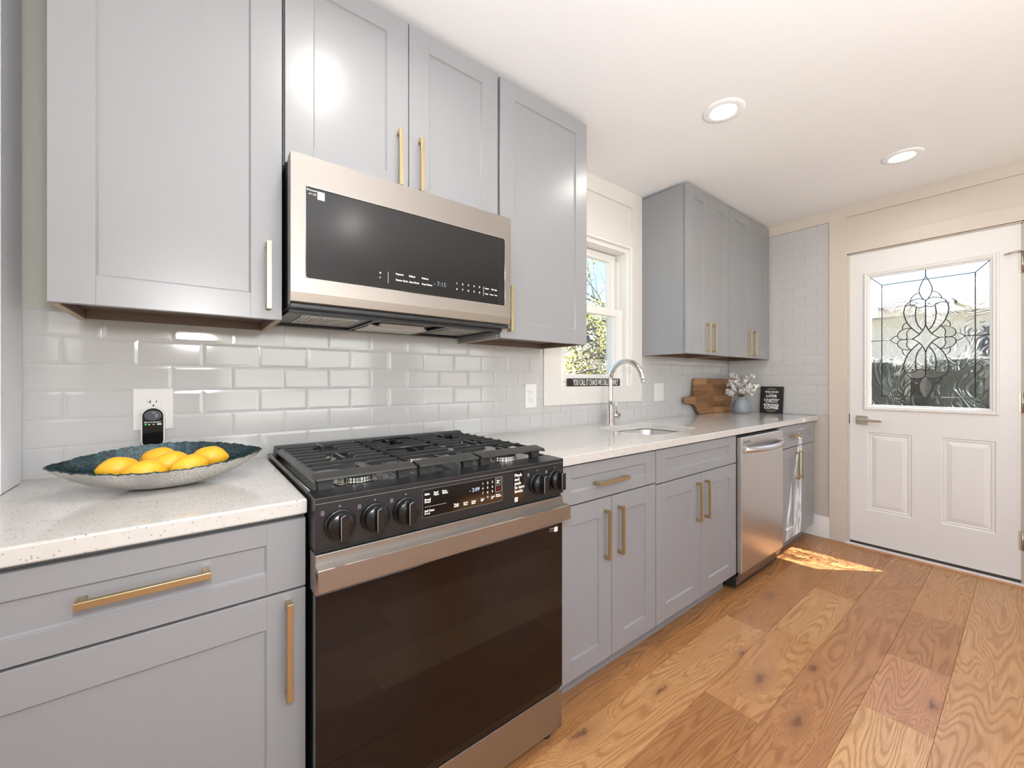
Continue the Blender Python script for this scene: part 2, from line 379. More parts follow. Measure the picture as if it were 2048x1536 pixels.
def thing(name, label, cat, loc, group=None):
    o = bpy.data.objects.new(name, None); COL.objects.link(o); o.location = loc; o.empty_display_size = .05
    o['label'] = label; o['category'] = cat
    if group: o['group'] = group
    return o
def tag(o, label=None, cat=None, group=None, kind=None):
    if label: o['label'] = label
    if cat: o['category'] = cat
    if group: o['group'] = group
    if kind: o['kind'] = kind
    return o
def struct(mb, name, mat, label=None):
    o = mb.build(name, mat); o['kind'] = 'structure'
    if label: o['label'] = label
    return o
def recenter(o):
    """move a mesh object's origin to its base centre"""
    vs = o.data.vertices
    c = Vector(((min(v.co.x for v in vs)+max(v.co.x for v in vs))/2, (min(v.co.y for v in vs)+max(v.co.y for v in vs))/2, min(v.co.z for v in vs)))
    o.data.transform(Matrix.Translation(-c)); o.location = o.location+c; return o
def text(name, body, size, origin, right, up, mat, parent, sx=1.0, depth=.0004, align='LEFT', bold=0, italic=0, spacing=1.0, line=1.0):
    """lettering as a thin mesh: origin = baseline start, right/up = unit vectors"""
    cu = bpy.data.curves.new(name, 'FONT'); cu.body = body; cu.size = size; cu.align_x = align; cu.extrude = depth
    cu.offset = bold; cu.shear = italic; cu.space_character = spacing; cu.space_line = line; cu.resolution_u = 2
    tmp = bpy.data.objects.new('tmp', cu); COL.objects.link(tmp)
    dg = bpy.context.evaluated_depsgraph_get(); me = bpy.data.meshes.new_from_object(tmp.evaluated_get(dg))
    bpy.data.objects.remove(tmp); bpy.data.curves.remove(cu)
    r, u = Vector(right).normalized(), Vector(up).normalized(); nrm = r.cross(u)
    mt = Matrix((r*sx, u, nrm)).transposed().to_4x4()
    off = wloc(parent) if parent else Vector((0, 0, 0))
    me.transform(Matrix.Translation(Vector(origin)-off) @ mt); me.name = name
    me.materials.clear(); me.materials.append(M[mat])
    o = bpy.data.objects.new(name, me); COL.objects.link(o)
    if parent: o.parent = parent
    return o
def join_text(name, items, mat, parent):
    """several bits of printed lettering on one surface, one mesh"""
    b = bmesh.new()
    for it in items:
        o = text('t', *it[:5], mat, None, **(it[5] if len(it) > 5 else {}))
        b.from_mesh(o.data); me = o.data; bpy.data.objects.remove(o); bpy.data.meshes.remove(me)
    mb = MB(); mb.bm.free(); mb.bm = b
    return mb.build(name, mat, parent)

# ------------------------------------------------------------------ room shell
ZC = 2.44; XW = 3.75
X0, Y0 = -3.4, -3.5
# floor planks
tone_known = {}
rows = [(-.13, -.52), (-.52, -.71), (-.71, -.897), (-.897, -1.085), (-1.085, -1.277), (-1.277, -1.466), (-1.466, -1.655)]
y = -1.655
while y > Y0: rows.append((y, y-.19)); y -= .19
joints = {1: [2.75], 2: [2.119, 3.4], 3: [1.534, 2.2, 2.795], 4: [1.334, 3.05, 3.56], 5: [1.922, 2.375, 2.906, 3.41], 6: [1.1, 2.44, 3.15]}
tones = {1: [(.42, .1), (.30, .1)], 2: [(.72, .15), (.40, .3), (.5, .1)], 3: [(.22, .2), (.62, .1), (.78, .0), (.45, .2)], 4: [(.12, .45), (.38, .6), (.5, .2), (.6, .1)],
         5: [(.9, .3), (.62, .95), (.30, .45), (.66, .2), (.7, .1)], 6: [(.75, .5), (.8, .45), (.78, .1), (.8, .1)]}
bm = bmesh.new(); lay = bm.loops.layers.color.new('tone')
for ri, (ya, yb) in enumerate(rows):
    js = joints.get(ri)
    left = []; x = (js[0] if js else 1.0+random.random()) - random.uniform(1.1, 1.7)
    while x > X0: left.append(x); x -= random.uniform(.7, 1.8)
    xs = [X0]+left[::-1]+(js or [])
    if not js:
        x = xs[-1]+random.uniform(.7, 1.6)
        while x < XW-.2: xs.append(x); x += random.uniform(.6, 1.6)
    xs.append(XW)
    nk = len(js)+1 if js else 0
    for i in range(len(xs)-1):
        k = i-(len(xs)-1-nk)
        tn = tones[ri][k] if (js and k >= 0 and k < len(tones[ri])) else (random.uniform(.2, .9), random.uniform(0, .5))
        g = .0002
        x0, x1, y0, y1 = xs[i]+g, xs[i+1]-g, yb+g, ya-g
        c = .0006
        vo_ = [bm.verts.new(p) for p in ((x0,y0,-.002),(x1,y0,-.002),(x1,y1,-.002),(x0,y1,-.002))]
        vi = [bm.verts.new(p) for p in ((x0+c,y0+c,0),(x1-c,y0+c,0),(x1-c,y1-c,0),(x0+c,y1-c,0))]
        fs = [bm.faces.new(vi)]+[bm.faces.new([vo_[j], vo_[(j+1) % 4], vi[(j+1) % 4], vi[j]]) for j in range(4)]
        sd = random.random()
        for f in fs:
            for lp in f.loops: lp[lay] = (tn[0], tn[1], sd, 1)
mb = MB(); mb.bm.free(); mb.bm = bm
fl = struct(mb, 'floor', 'oak', 'wide oak plank floor with knots running towards the white door')
bmb = MB(); bmb.box(X0, XW, Y0, .0, -.06, -.0025); bmb.build('subfloor', 'bark', fl)
struct(MB().box(X0, XW+.075, Y0-.1, .19, ZC, ZC+.1), 'ceiling', 'ceil')

# back wall with window hole
WX0, WX1, WZ0, WZ1 = 1.657, 2.331, 1.144, 2.076
mb = MB(); T = .008
mb.box(X0, WX0, T, .19, 0, ZC); mb.box(WX1, XW+.1, T, .19, 0, ZC)
mb.box(WX0, WX1, T, .19, 0, WZ0); mb.box(WX0, WX1, T, .19, WZ1, ZC)
wb = struct(mb, 'wall_back', 'wall')
def tiles(mb, plane, u0, u1, z0, z1, zbase=.919, pu=.1555, pz=.0765, uoff=(.0312, -.0465)):
    """bevelled 3x6 tiles; plane 'y': u=x, front at y=0; plane 'x': u=-y, front at x=XW"""
    k = int(math.floor((z0-zbase)/pz)); 
    while zbase+k*pz < z1-.004:
        a, b = max(z0, zbase+k*pz), min(z1, zbase+(k+1)*pz)
        if b-a > .01:
            off = uoff[k % 2]; j = math.floor((u0-off)/pu)
            while off+j*pu < u1-.003:
                c, d = max(u0, off+j*pu), min(u1, off+(j+1)*pu)
                if d-c > .006:
                    g = .0008; bw = min(.0085, (d-c)*.3, (b-a)*.3)
                    c_, d_, a_, b_ = c+g, d-g, a+g, b-g
                    tl = random.uniform(-.00025, .00025); t2 = random.uniform(-.00025, .00025)
                    O = [(c_, a_, .0035), (d_, a_, .0035), (d_, b_, .0035), (c_, b_, .0035)]
                    M_ = [(c_, a_, .0008), (d_, a_, .0008), (d_, b_, .0008), (c_, b_, .0008)]
                    I = [(c_+bw, a_+bw, 0+tl), (d_-bw, a_+bw, 0-t2), (d_-bw, b_-bw, 0-tl), (c_+bw, b_-bw, 0+t2)]
                    def W_(p): return (p[0], p[2], p[1]) if plane == 'y' else (XW+p[2], -p[0], p[1])
                    vs = [W_(p) for p in O+M_+I]
                    fs = []
                    for q in range(4):
                        r = (q+1) % 4
                        fs += [(q, r, 4+r, 4+q), (4+q, 4+r, 8+r, 8+q)]
                    fs += [(8, 9, 10, 11)]
                    mb.add(vs, fs)
                j += 1
        k += 1
mb = MB(); tiles(mb, 'y', -.355, 1.527, .86, 1.378); tiles(mb, 'y', 1.527, 2.441, .90, 1.040); tiles(mb, 'y', 2.441, XW-.001, .90, 1.42)
bs = mb.build('backsplash_tiles', 'tile', wb)
bmesh_fix = bs
MB().box(-.355, 1.527, .0028, .0079, .86, 1.378).box(1.527, 2.441, .0028, .0079, .88, 1.04).box(2.441, XW-.001, .0028, .0079, .88, 1.42).build('grout', 'grout', wb)
# window surround board (flat trim) with a sunk panel over the window
mb = MB(); yb_, yf = .0079, -.008
bx0, bx1, bz0, bz1 = 1.527, 2.441, 1.040, ZC
mb.box(bx0, WX0, yf, yb_, bz0, bz1, .001); mb.box(WX1, bx1, yf, yb_, bz0, bz1, .001)
mb.box(WX0, WX1, yf, yb_, bz0, WZ0, .001); mb.box(WX0, WX1, yf, yb_, WZ1, 2.187, .001); mb.box(WX0, WX1, yf, yb_, 2.338, bz1, .001)
mb.box(WX0, WX1, .003, yb_, 2.187, 2.338)
struct(mb, 'trim_1', 'board', 'flat off-white board surround framing the sink window')
# window
mb = MB()
# jamb liner steps, head, sill
mb.box(WX1-.012, WX1, -.006, .19, WZ0, WZ1); mb.box(WX0, WX0+.012, -.006, .19, WZ0, WZ1)
mb.box(WX1-.030, WX1-.012, .018, .19, WZ0, WZ1-.01, .001); mb.box(WX0+.012, WX0+.030, .018, .19, WZ0, WZ1-.01, .001)
mb.box(WX0+.012, WX1-.012, -.006, .19, WZ1-.014, WZ1); mb.box(WX0+.03, WX1-.03, .018, .19, WZ1-.04, WZ1-.014, .001)
mb.box(WX0, WX1, -.006, .19, WZ0-.004, WZ0+.001)
mb.box(WX0+.03, WX1-.03, .048, .19, WZ0, 1.170, .002)
w1 = struct(mb, 'window_1', 'white', 'white double-hung window over the sink')
def sash(name, x0, x1, z0, z1, y0, y1, st, rt, rb, yg, par):
    mb = MB(); mb.box(x0, x0+st, y0, y1, z0, z1, .002); mb.box(x1-st, x1, y0, y1, z0, z1, .002)
    mb.box(x0+st, x1-st, y0, y1, z1-rt, z1, .002); mb.box(x0+st, x1-st, y0, y1, z0, z0+rb, .002)
    b = .010
    mb.box(x1-st-b, x1-st, y0+.012, y1, z0+rb, z1-rt, .001); mb.box(x0+st, x0+st+b, y0+.012, y1, z0+rb, z1-rt, .001)
    o = mb.build(name, 'white', par)
    MB().box(x0+st, x1-st, yg, yg+.003, z0+rb, z1-rt).build('pane', 'pane', o); return o
sash('lower_sash', WX0+.032, WX1-.032, 1.172, 1.655, .050, .092, .062, .048, .048, .085, w1)
sash('upper_sash', WX0+.040, WX1-.040, 1.640, 2.030, .102, .142, .050, .045, .03, .132, w1)
MB().box(1.96, 2.03, .052, .072, 1.655, 1.668, .003).build('sash_lock', 'white', w1)
MB().box(WX1-.052, WX1-.030, .075, .105, 1.66, 1.99, .002).build('jamb_channel', 'plate', w1)

# right wall (door wall): door hole y -0.835..-1.64, z 0..2.095
DY0, DY1, DZ1 = -.843, -1.632, 2.092
mb = MB()
mb.box(XW+T, XW+.075, DY0, .19, 0, ZC); mb.box(XW+T, XW+.075, Y0-.1, DY1, 0, ZC); mb.box(XW+T, XW+.075, DY1, DY0, DZ1, ZC)
wr = struct(mb, 'wall_right', 'beige')
mb = MB(); tiles(mb, 'x', 0.001, .73, .916, 2.361, uoff=(.03, .108)); mb.build('wall_tiles', 'tile', wr)
MB().box(XW+.0028, XW+.0079, -.73, -.001, .916, 2.361).build('grout', 'grout', wr)
mb = MB()
mb.box(XW-.008, XW+T, -.8285, -.73, 0.0, ZC, .001)           # upright board
mb.box(XW-.008, XW+T, -.73, .0, 2.361, ZC, .001)             # frieze
mb.box(XW-.008, XW+T, Y0, -.8285, 2.366, ZC, .001)           # frieze over the door
mb.box(XW-.008, XW+T, -2.1, -.8285, 2.098, 2.190, .001)      # rail over the door
mb.box(XW-.008, XW+T, -1.75, -1.652, 0, 2.098, .001)
struct(mb, 'trim_2', 'beige', 'flat boards on the door wall, warm light cast in their colour')
struct(MB().box(XW+.002, XW+T, -.73, -.55, .158, .914), 'trim_3', 'beige2', 'plain greige wall panel beside the end cabinet')
struct(MB().box(XW-.010, XW+T, -.73, -.55, 0, .158, .002), 'baseboard_right', 'white')
# door frame (stepped) + threshold
mb = MB()
for k, (dy, dx) in enumerate(((0, -.004), (.007, .004), (.013, .012))):
    mb.box(XW+dx, XW+.075, DY0+.0145-dy-.0065, DY0+.0145-dy, 0, DZ1+.006-dy+.0065)
    mb.box(XW+dx, XW+.075, DY1-.0145+dy, DY1-.0145+dy+.0065, 0, DZ1+.006-dy+.0065)
    mb.box(XW+dx, XW+.075, DY1-.0145+dy, DY0+.0145-dy, DZ1+.006-dy, DZ1+.006-dy+.0065)
struct(mb, 'trim_4', 'beige', 'thin stepped door casing, warm light cast in its colour')
struct(MB().box(XW-.012, XW+.05, DY1-.02, DY0+.02, 0, .012, .002), 'trim_5', 'white', 'white sill strip under the door')
t = NT('red_oak_strip'); t.bsdf(t.mix(t.noise(t.coord((4, 4, 60)), 3, 4), (.50, .24, .13), (.62, .33, .19)), .4); M['oakstrip'] = t.m
struct(MB().prism([(XW-.045, .0), (XW-.012, .0), (XW-.012, .010), (XW-.036, .008)], 'y', DY1-.3, DY0+.015) if False else MB().box(XW-.040, XW-.012, DY1-.2, DY0+.012, 0, .006, .002), 'trim_6', 'oakstrip', 'reddish oak strip along the door threshold')

# ---- door
D = MB().box(XW+.012, XW+.055, -1.6265, -.8475, .030, 2.086)
d1 = bpy.data.objects.new('door_1', None); COL.objects.link(d1); d1.location = (XW+.02, -1.235, 0); d1['kind'] = 'structure'
d1['label'] = 'white exterior door with leaded glass half light and two lower panels'; D.bm.free()
GY0, GY1, GZ0, GZ1 = -.960, -1.511, 1.010, 1.907
mb = MB(); xf, xb = XW+.012, XW+.055
ya, yb2 = -.8475, -1.6265
mb.box(xf, xb, GY0, ya, GZ0, 2.086); mb.box(xf, xb, yb2, GY1, GZ0, 2.086)
mb.box(xf, xb, GY1, GY0, GZ1, 2.086); 
# lower field with two raised panels pressed in
def grid_panel(mb, y0, y1, z0, z1, holes):
    ys = sorted({y0, y1, *[h[0] for h in holes], *[h[1] for h in holes]}); zs = sorted({z0, z1, *[h[2] for h in holes], *[h[3] for h in holes]})
    for i in range(len(ys)-1):
        for j in range(len(zs)-1):
            cy, cz = (ys[i]+ys[i+1])/2, (zs[j]+zs[j+1])/2
            if any(h[0] < cy < h[1] and h[2] < cz < h[3] for h in holes): continue
            mb.add([(xf, ys[i], zs[j]), (xf, ys[i+1], zs[j]), (xf, ys[i+1], zs[j+1]), (xf, ys[i], zs[j+1])], [(0, 1, 2, 3)])
H = [(-1.172, -.946, .268, .817), (-1.533, -1.307, .268, .817)]
grid_panel(mb, yb2, ya, .030, GZ0, H)
mb.box(xf+.015, xb, yb2, ya, .030, GZ0)
for h in H:
    y0, y1, z0, z1 = h
    steps = [(0, 0), (.006, .006), (.014, .004), (.022, .008), (.048, .001)]
    prev = None
    for ins, dx in steps:
        r = [(xf+dx, y0+ins, z0+ins), (xf+dx, y1-ins, z0+ins), (xf+dx, y1-ins, z1-ins), (xf+dx, y0+ins, z1-ins)]
        if prev: mb.add(prev+r, [(q, (q+1) % 4, 4+(q+1) % 4, 4+q) for q in range(4)])
        prev = r
    mb.add(prev, [(0, 1, 2, 3)])
bmesh.ops.recalc_face_normals(mb.bm, faces=list(mb.bm.faces))
slab = mb.build('door_slab', 'door', d1)
# lite frame moulding
mb = MB(); oy0, oy1, oz0, oz1 = -.924, -1.547, .972, 1.943
prof = [(0, 0), (.002, -.008), (.010, -.012), (.018, -.008), (.024, -.009), (.036, 0.004), (.040, .012)]
prev = None
for ins, dx in prof:
    r = [(xf+dx, oy1+ins, oz0+ins), (xf+dx, oy0-ins, oz0+ins), (xf+dx, oy0-ins, oz1-ins), (xf+dx, oy1+ins, oz1-ins)]
    if prev: mb.add(prev+r, [(q, (q+1) % 4, 4+(q+1) % 4, 4+q) for q in range(4)])
    prev = r
bmesh.ops.recalc_face_normals(mb.bm, faces=list(mb.bm.faces))
mb.build('glass_frame', 'door', d1)
# leaded glass: quarter pattern in (s, t) from the centre, mirrored
cy, cz = -1.2355, 1.4575; XG = XW+.024
hw, hh = (GY0-GY1)/2+.002, (GZ1-GZ0)/2+.002
def smooth(pts, n=5):
    """Catmull-Rom through the points"""
    out = []
    P_ = [pts[0]]+list(pts)+[pts[-1]]
    for i in range(1, len(P_)-2):
        p0, p1, p2, p3 = P_[i-1:i+3]
        for k in range(n):
            u = k/n
            out.append(tuple(.5*((2*p1[a])+(-p0[a]+p2[a])*u+(2*p0[a]-5*p1[a]+4*p2[a]-p3[a])*u*u+(-p0[a]+3*p1[a]-3*p2[a]+p3[a])*u**3) for a in range(len(p1))))
    out.append(tuple(pts[-1])); return out
C_ = {
 'almond': [(0, .404), (.018, .365), (.030, .323), (.026, .288), (.013, .260), (0, .246)],
 'crown': [(.026, .300), (.046, .296), (.064, .277), (.074, .252)],
 'leaft': [(0, .246), (.018, .259), (.040, .262), (.066, .255), (.086, .240), (.098, .220)],
 'leafb': [(0, .214), (.016, .203), (.036, .206), (.056, .222), (.076, .227), (.098, .220)],
 'bulb': [(.098, .220), (.104, .181), (.098, .143), (.083, .100), (.057, .060), (.031, .031)],
 'rib': [(.043, .210), (.048, .168), (.045, .125), (.035, .088), (.017, .056)],
 'dia': [(0, .091), (.011, .058), (.033, .023), (.062, 0)],
 'p1': [(.086, .113), (.102, .103), (.110, .085), (.110, .067)],
 'p2': [(.067, .072), (.090, .072), (.114, .063), (.132, .042), (.134, .020), (.121, .003), (.095, 0)],
 'wave': [(.067, .072), (.083, .058), (.090, .032), (.086, .012), (.095, 0)],
 'tip': [(.134, .026), (.153, .019), (.171, 0)],
}
mb = MB()
def came(pts, r=.0028):
    mb.tube([(XG, cy-s_, cz+t_) for s_, t_ in pts], r, 6)
bi = (.215, .385)   # inner border half sizes
for sy in (1, -1):
    for sx_ in (1, -1):
        for k, c in C_.items():
            came([(s_*sx_, t_*sy) for s_, t_ in smooth(c, 4)], .0032 if k in ('bulb', 'dia', 'rib') else .0027)
        came([(bi[0]*sx_, bi[1]*sy), (hw*sx_, hh*sy)])
    came([(-bi[0], bi[1]*sy), (bi[0], bi[1]*sy)]); came([(0, .404*sy), (0, hh*sy)]); came([(0, .246*sy), (0, .091*sy)], .0032)
for sx_ in (1, -1):
    came([(bi[0]*sx_, -bi[1]), (bi[0]*sx_, bi[1])]); came([(.062*sx_, 0), (.095*sx_, 0)]); came([(.171*sx_, 0), (hw*sx_, 0)])
gl = MB()
gl.box(XG+.003, XG+.006, cy-hw, cy+hw, cz-hh, cz+hh, mi=1)
gl.bm.faces.ensure_lookup_table()
for f in gl.bm.faces:
    if abs(f.calc_center_median().x-(XG+.003)) < 1e-5: f.material_index = 0
gl = gl.build('door_glass', ['waterglass', 'pane'], d1)
mb.build('leading', 'came', gl)
# granular and bevelled pieces set into the centre
gb = MB()
class BB:
    def add(s, v, f): m_ = MB(); m_.add(v, f); m_.build('bevelled_glass', 'bevelglass', gl)
bb = BB()
def piece(mbx, poly):
    mbx.add([(XG+.0012, cy-s_, cz+t_) for s_, t_ in poly], [tuple(range(len(poly)))])
for sy in (1, -1):
    bulb = smooth(C_['bulb'], 4); lb = smooth(C_['leafb'], 4); dia = smooth(C_['dia'], 4)
    for sx_ in (1, -1):
        poly = lb+bulb[1:]+[q for q in reversed(dia) if q[0] < .031]
        piece(gb, [(s_*sx_, t_*sy) for s_, t_ in poly])
        piece(bb, [(s_*sx_, t_*sy) for s_, t_ in smooth(C_['leaft'], 4)+list(reversed(lb))[1:]])
        piece(bb, [(s_*sx_, t_*sy) for s_, t_ in smooth(C_['p2'], 4)+list(reversed(smooth(C_['wave'], 4)))[1:-1]])
        piece(bb, [(s_*sx_, t_*sy) for s_, t_ in smooth(C_['almond'], 4)])
gb.build('granular_glass', 'seedglass', gl); 
# hardware
mb = MB(); mb.box(xf-.009, xf, -.950, -.884, .868, .932, .002)
hr = mb.build('handle_rose', 'nickel', d1)
MB().tube([(xf-.008, -.912, .900), (xf-.050, -.912, .900)], .011, 16).box(xf-.058, xf-.040, -1.030, -.900, .892, .912, .003).build('lever', 'nickel', hr)
MB().box(xf-.002, XW+.05, -.8475, -.838, .87, .94, .001).build('latch_plate', 'slot', d1)
for z0, z1 in ((1.80, 1.925), (.995, 1.110), (.205, .312)):
    MB().tube([(xf-.006, -1.632, z0), (xf-.006, -1.632, z1)], .006, 10).box(xf-.003, xf, -1.632, -1.618, z0, z1).build('hinge', 'nickel', d1)
MB().tube([(xf-.008, -1.628, 1.925), (xf-.012, -1.60, 1.925), (xf-.014, -1.575, 1.918)], .005, 8).lathe([(.008, 0), (.008, .008)], (xf-.018, -1.572, 1.913), 'z', 12).build('hinge_stop', 'nickel', d1)
MB().box(xf+.001, xb, -1.6265, -.8475, .012, .030).build('weatherstrip', 'rubber', d1)
MB().box(xf+.004, xb, -.8475, -.843, .012, 2.09).box(xf+.004, xb, -1.632, -1.6265, .012, 2.09).box(xf+.004, xb, -1.632, -.843, 2.086, 2.0905).build('seal', 'rubber', d1)

# left wall stub with white casing, rest of the shell
XL = -.356
struct(MB().box(XL-.12, XL, -.75, .19, 0, ZC), 'wall_left', 'white')
struct(MB().box(XL-.0005, XL+.002, -.055, -.0015, .9155, ZC).box(XL-.0005, XL+.012, -.20, -.055, .9155, ZC, .002), 'trim_7', 'ceil', 'white casing on the left return wall')
mb = MB()
mb.box(X0, XW+.1, Y0-.1, Y0, 0, .75); mb.box(X0, XW+.1, Y0-.1, Y0, 1.85, ZC)
for a, b in ((X0, .2), (1.8, 2.4), (3.6, XW+.1)): mb.box(a, b, Y0-.1, Y0, .75, 1.85)
struct(mb, 'wall_front', 'roomwall')
for i, (a, b) in enumerate(((.2, 1.8), (2.4, 3.6))):  # unseen windows added to carry the rear fill lamps
    mb = MB()
    for x0, x1, z0, z1 in ((a-.07, a, .68, 1.92), (b, b+.07, .68, 1.92), (a, b, .68, .75), (a, b, 1.85, 1.92), (a, b, 1.28, 1.32)): mb.box(x0, x1, Y0-.05, Y0+.02, z0, z1, .002)
    w = struct(mb, 'window_%d' % (i+2), 'white'); MB().box(a, b, Y0-.04, Y0-.035, .75, 1.85).build('pane', 'pane', w)
mb = MB(); mb.box(X0-.1, X0, Y0-.1, .19, 0, .4); mb.box(X0-.1, X0, Y0-.1, .19, 2.2, ZC); mb.box(X0-.1, X0, Y0-.1, -2.9, .4, 2.2); mb.box(X0-.1, X0, -1.1, .19, .4, 2.2)
struct(mb, 'wall_far_left', 'roomwall')
struct(MB().box(X0, XW, Y0, Y0+.015, 0, .13, .003), 'baseboard_front', 'white')
struct(MB().box(XW-.015, XW+T, Y0, -1.75, 0, .13, .003), 'baseboard_right_rear', 'white')

# ------------------------------------------------------------------ cabinets
def shaker(mb, x0, x1, z0, z1, yf, th=.019, st=.077, rail=.070, rec=.007):
    """shaker front facing -y, front face at y=yf"""
    g = .0012
    mb.box(x0, x0+st, yf, yf+th, z0, z1, g, 1); mb.box(x1-st, x1, yf, yf+th, z0, z1, g, 1)
    mb.box(x0+st-g, x1-st+g, yf, yf+th, z1-rail, z1, g, 1); mb.box(x0+st-g, x1-st+g, yf, yf+th, z0, z0+rail, g, 1)
    # small step, then the sunk panel
    X0_, X1_, Z0_, Z1_ = x0+st, x1-st, z0+rail, z1-rail
    b = .0035
    def R(i, d): return [(X0_+i, yf+d, Z0_+i), (X1_-i, yf+d, Z0_+i), (X1_-i, yf+d, Z1_-i), (X0_+i, yf+d, Z1_-i)]
    a, c = R(-.001, .0025), R(b, rec)
    mb.add(a+c, [(q, (q+1) % 4, 4+(q+1) % 4, 4+q) for q in range(4)]); mb.add(c, [(0, 1, 2, 3)])
def pull(parent, cx, cz, length, yf, vertical=True, w=.0125):
    """square bow handle with flared feet"""
    L = length/2; pr = .030
    pts = [(-L, 0), (-L-.001, pr), (L+.001, pr), (L, 0), (L-.013, 0), (L-.0105, pr-.009), (-L+.0105, pr-.009), (-L+.013, 0)]
    mb = MB()
    if vertical: mb.prism([(yf-p[1], cz+p[0]) for p in pts], 'x', cx-w/2, cx+w/2, .0008)
    else: mb.prism([(cx+p[0], yf-p[1]) for p in pts], 'z', cz-w/2, cz+w/2, .0008)
    return mb.build('handle', 'brass', parent)
def front(kind, root, x0, x1, z0, z1, yf, handle=None, rail=None, stile=.077):
    mb = MB(); shaker(mb, x0, x1, z0, z1, yf, rail=rail or (.046 if kind == 'drawer' else .070), st=stile)
    o = mb.build(kind, 'cab', root)
    if handle: pull(o, *handle[:3], yf, handle[3])
    return o
YU, YB = -.33, -.648
def wall_cab(label, x0, x1, z0, z1, doors, under=True):
    r = thing('wall_cabinet', label, 'kitchen cabinet', ((x0+x1)/2, -.15, z0), None)
    mb = MB(); yi = YU+.0215; tk = .016; bot = z0+.026
    mb.box(x0, x0+tk, yi, -.001, z0, z1); mb.box(x1-tk, x1, yi, -.001, z0, z1)
    mb.box(x0+tk, x1-tk, yi, -.001, z1-tk, z1)
    mb.box(x0+tk, x1-tk, yi, yi+.019, z0+.004, z0+.045)
    mb.build('carcass', 'cab', r)
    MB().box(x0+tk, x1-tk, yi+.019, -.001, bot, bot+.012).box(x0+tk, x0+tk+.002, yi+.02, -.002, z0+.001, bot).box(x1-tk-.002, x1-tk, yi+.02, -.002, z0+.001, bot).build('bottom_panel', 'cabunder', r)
    if under:
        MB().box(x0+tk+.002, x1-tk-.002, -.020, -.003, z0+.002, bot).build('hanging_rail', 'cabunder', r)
        for xa, xb_ in ((x0+.001, x0+tk), (x1-tk, x1-.001)): MB().box(xa, xb_, yi+.002, -.003, z0-.0012, z0).build('plywood_edge', 'cabin', r)
        for sx_ in (x0+tk+.005, x1-tk-.045):
            MB().box(sx_, sx_+.04, yi+.021, yi+.035, bot-.012, bot, .001).tube([(sx_+.02, yi+.028, bot-.018), (sx_+.02, yi+.028, bot-.01)], .006, 8).build('corner_block', 'nickel', r)
    for (a, b, hd) in doors: front('door', r, a, b, z0, z1, YU, hd)
    return r
ZU0, ZU1 = 1.353, 2.42
wall_cab('grey tall wall cabinet at far left with one door and lower right brass pull', -.25, .2075, ZU0, ZU1, [(-.249, .2065, (.171, 1.473, .186, True))])
wall_cab('grey short wall cabinet with two doors directly above the microwave', .212, .978, 1.812, ZU1, [(.214, .5925, (.556, 1.931, .186, True)), (.5955, .976, (.634, 1.931, .186, True))], False)
wall_cab('grey single-door wall cabinet between the microwave and the window', .985, 1.512, ZU0, ZU1, [(.988, 1.511, (1.030, 1.474, .186, True))])
wall_cab('grey two-door wall cabinet right of the window, nearer the window', 2.439, 3.025, ZU0, ZU1, [(2.441, 2.7295, (2.690, 1.466, .186, True)), (2.7325, 3.023, (2.772, 1.466, .186, True))])
wall_cab('grey two-door wall cabinet in the corner against the tiled door wall', 3.028, 3.742, ZU0, ZU1, [(3.030, 3.3765, (3.338, 1.466, .186, True)), (3.3795, 3.735, (3.420, 1.466, .186, True))])

def base_cab(label, x0, x1, fronts, finished=False):
    r = thing('base_cabinet', label, 'kitchen cabinet', ((x0+x1)/2, -.3, 0))
    mb = MB(); yi = YB+.0215
    mb.box(x0, x0+.018, yi, -.012, .102, .880); mb.box(x1-.018, x1, yi, -.012, .102, .880)
    mb.box(x0+.018, x1-.018, yi, yi+.02, .835, .880); mb.box(x0+.018, x1-.018, yi, -.012, .102, .120)
    mb.box(x0+.018, x1-.018, yi, yi+.02, .700, .73)
    mb.build('carcass', 'cab', r)
    MB().box(x0, x1, -.575, -.555, 0.0005, .102).build('toe_kick', 'cab', r)
    MB().box(x0+.018, x1-.018, -.03, -.012, .120, .835).build('back_panel', 'cabin', r)
    for f in fronts: front(f[0], r, *f[1:5], YB, f[5] if len(f) > 5 else None)
    return r
base_cab('grey base cabinet left of the range with one drawer and one door', -.352, .206, [('drawer', -.350, .2045, .716, .869, (-.062, .799, .184, False)), ('door', -.350, .2045, .103, .711, (.169, .590, .208, True))])
base_cab('grey base cabinet right of the range with one drawer pull and two doors', .987, 1.598, [('drawer', .991, 1.597, .733, .873, (1.284, .794, .186, False)), ('door', .991, 1.2955, .105, .728, (1.255, .590, .187, True)), ('door', 1.2985, 1.597, .105, .728, (1.338, .590, .187, True))])
base_cab('grey sink base cabinet with plain false drawer front above two doors', 1.600, 2.385, [('drawer', 1.602, 2.383, .725, .873), ('door', 1.602, 1.991, .105, .720, (1.953, .588, .187, True)), ('door', 1.994, 2.383, .105, .720, (2.035, .588, .187, True))])
base_cab('grey end base cabinet between the dishwasher and the door wall', 3.004, 3.690, [('drawer', 3.006, 3.688, .725, .873, (3.29, .799, .175, False)), ('door', 3.006, 3.3455, .105, .720, (3.305, .592, .187, True)), ('door', 3.3485, 3.688, .105, .720, (3.388, .592, .187, True))])

# ------------------------------------------------------------------ worktops
ZT = .914
o = MB().box(XL+.001, .2055, -.662, -.0005, .8815, ZT, .004, 2).build('countertop', 'quartz'); recenter(o)
tag(o, 'speckled white quartz countertop left of the range, under the fruit bowl', 'countertop')
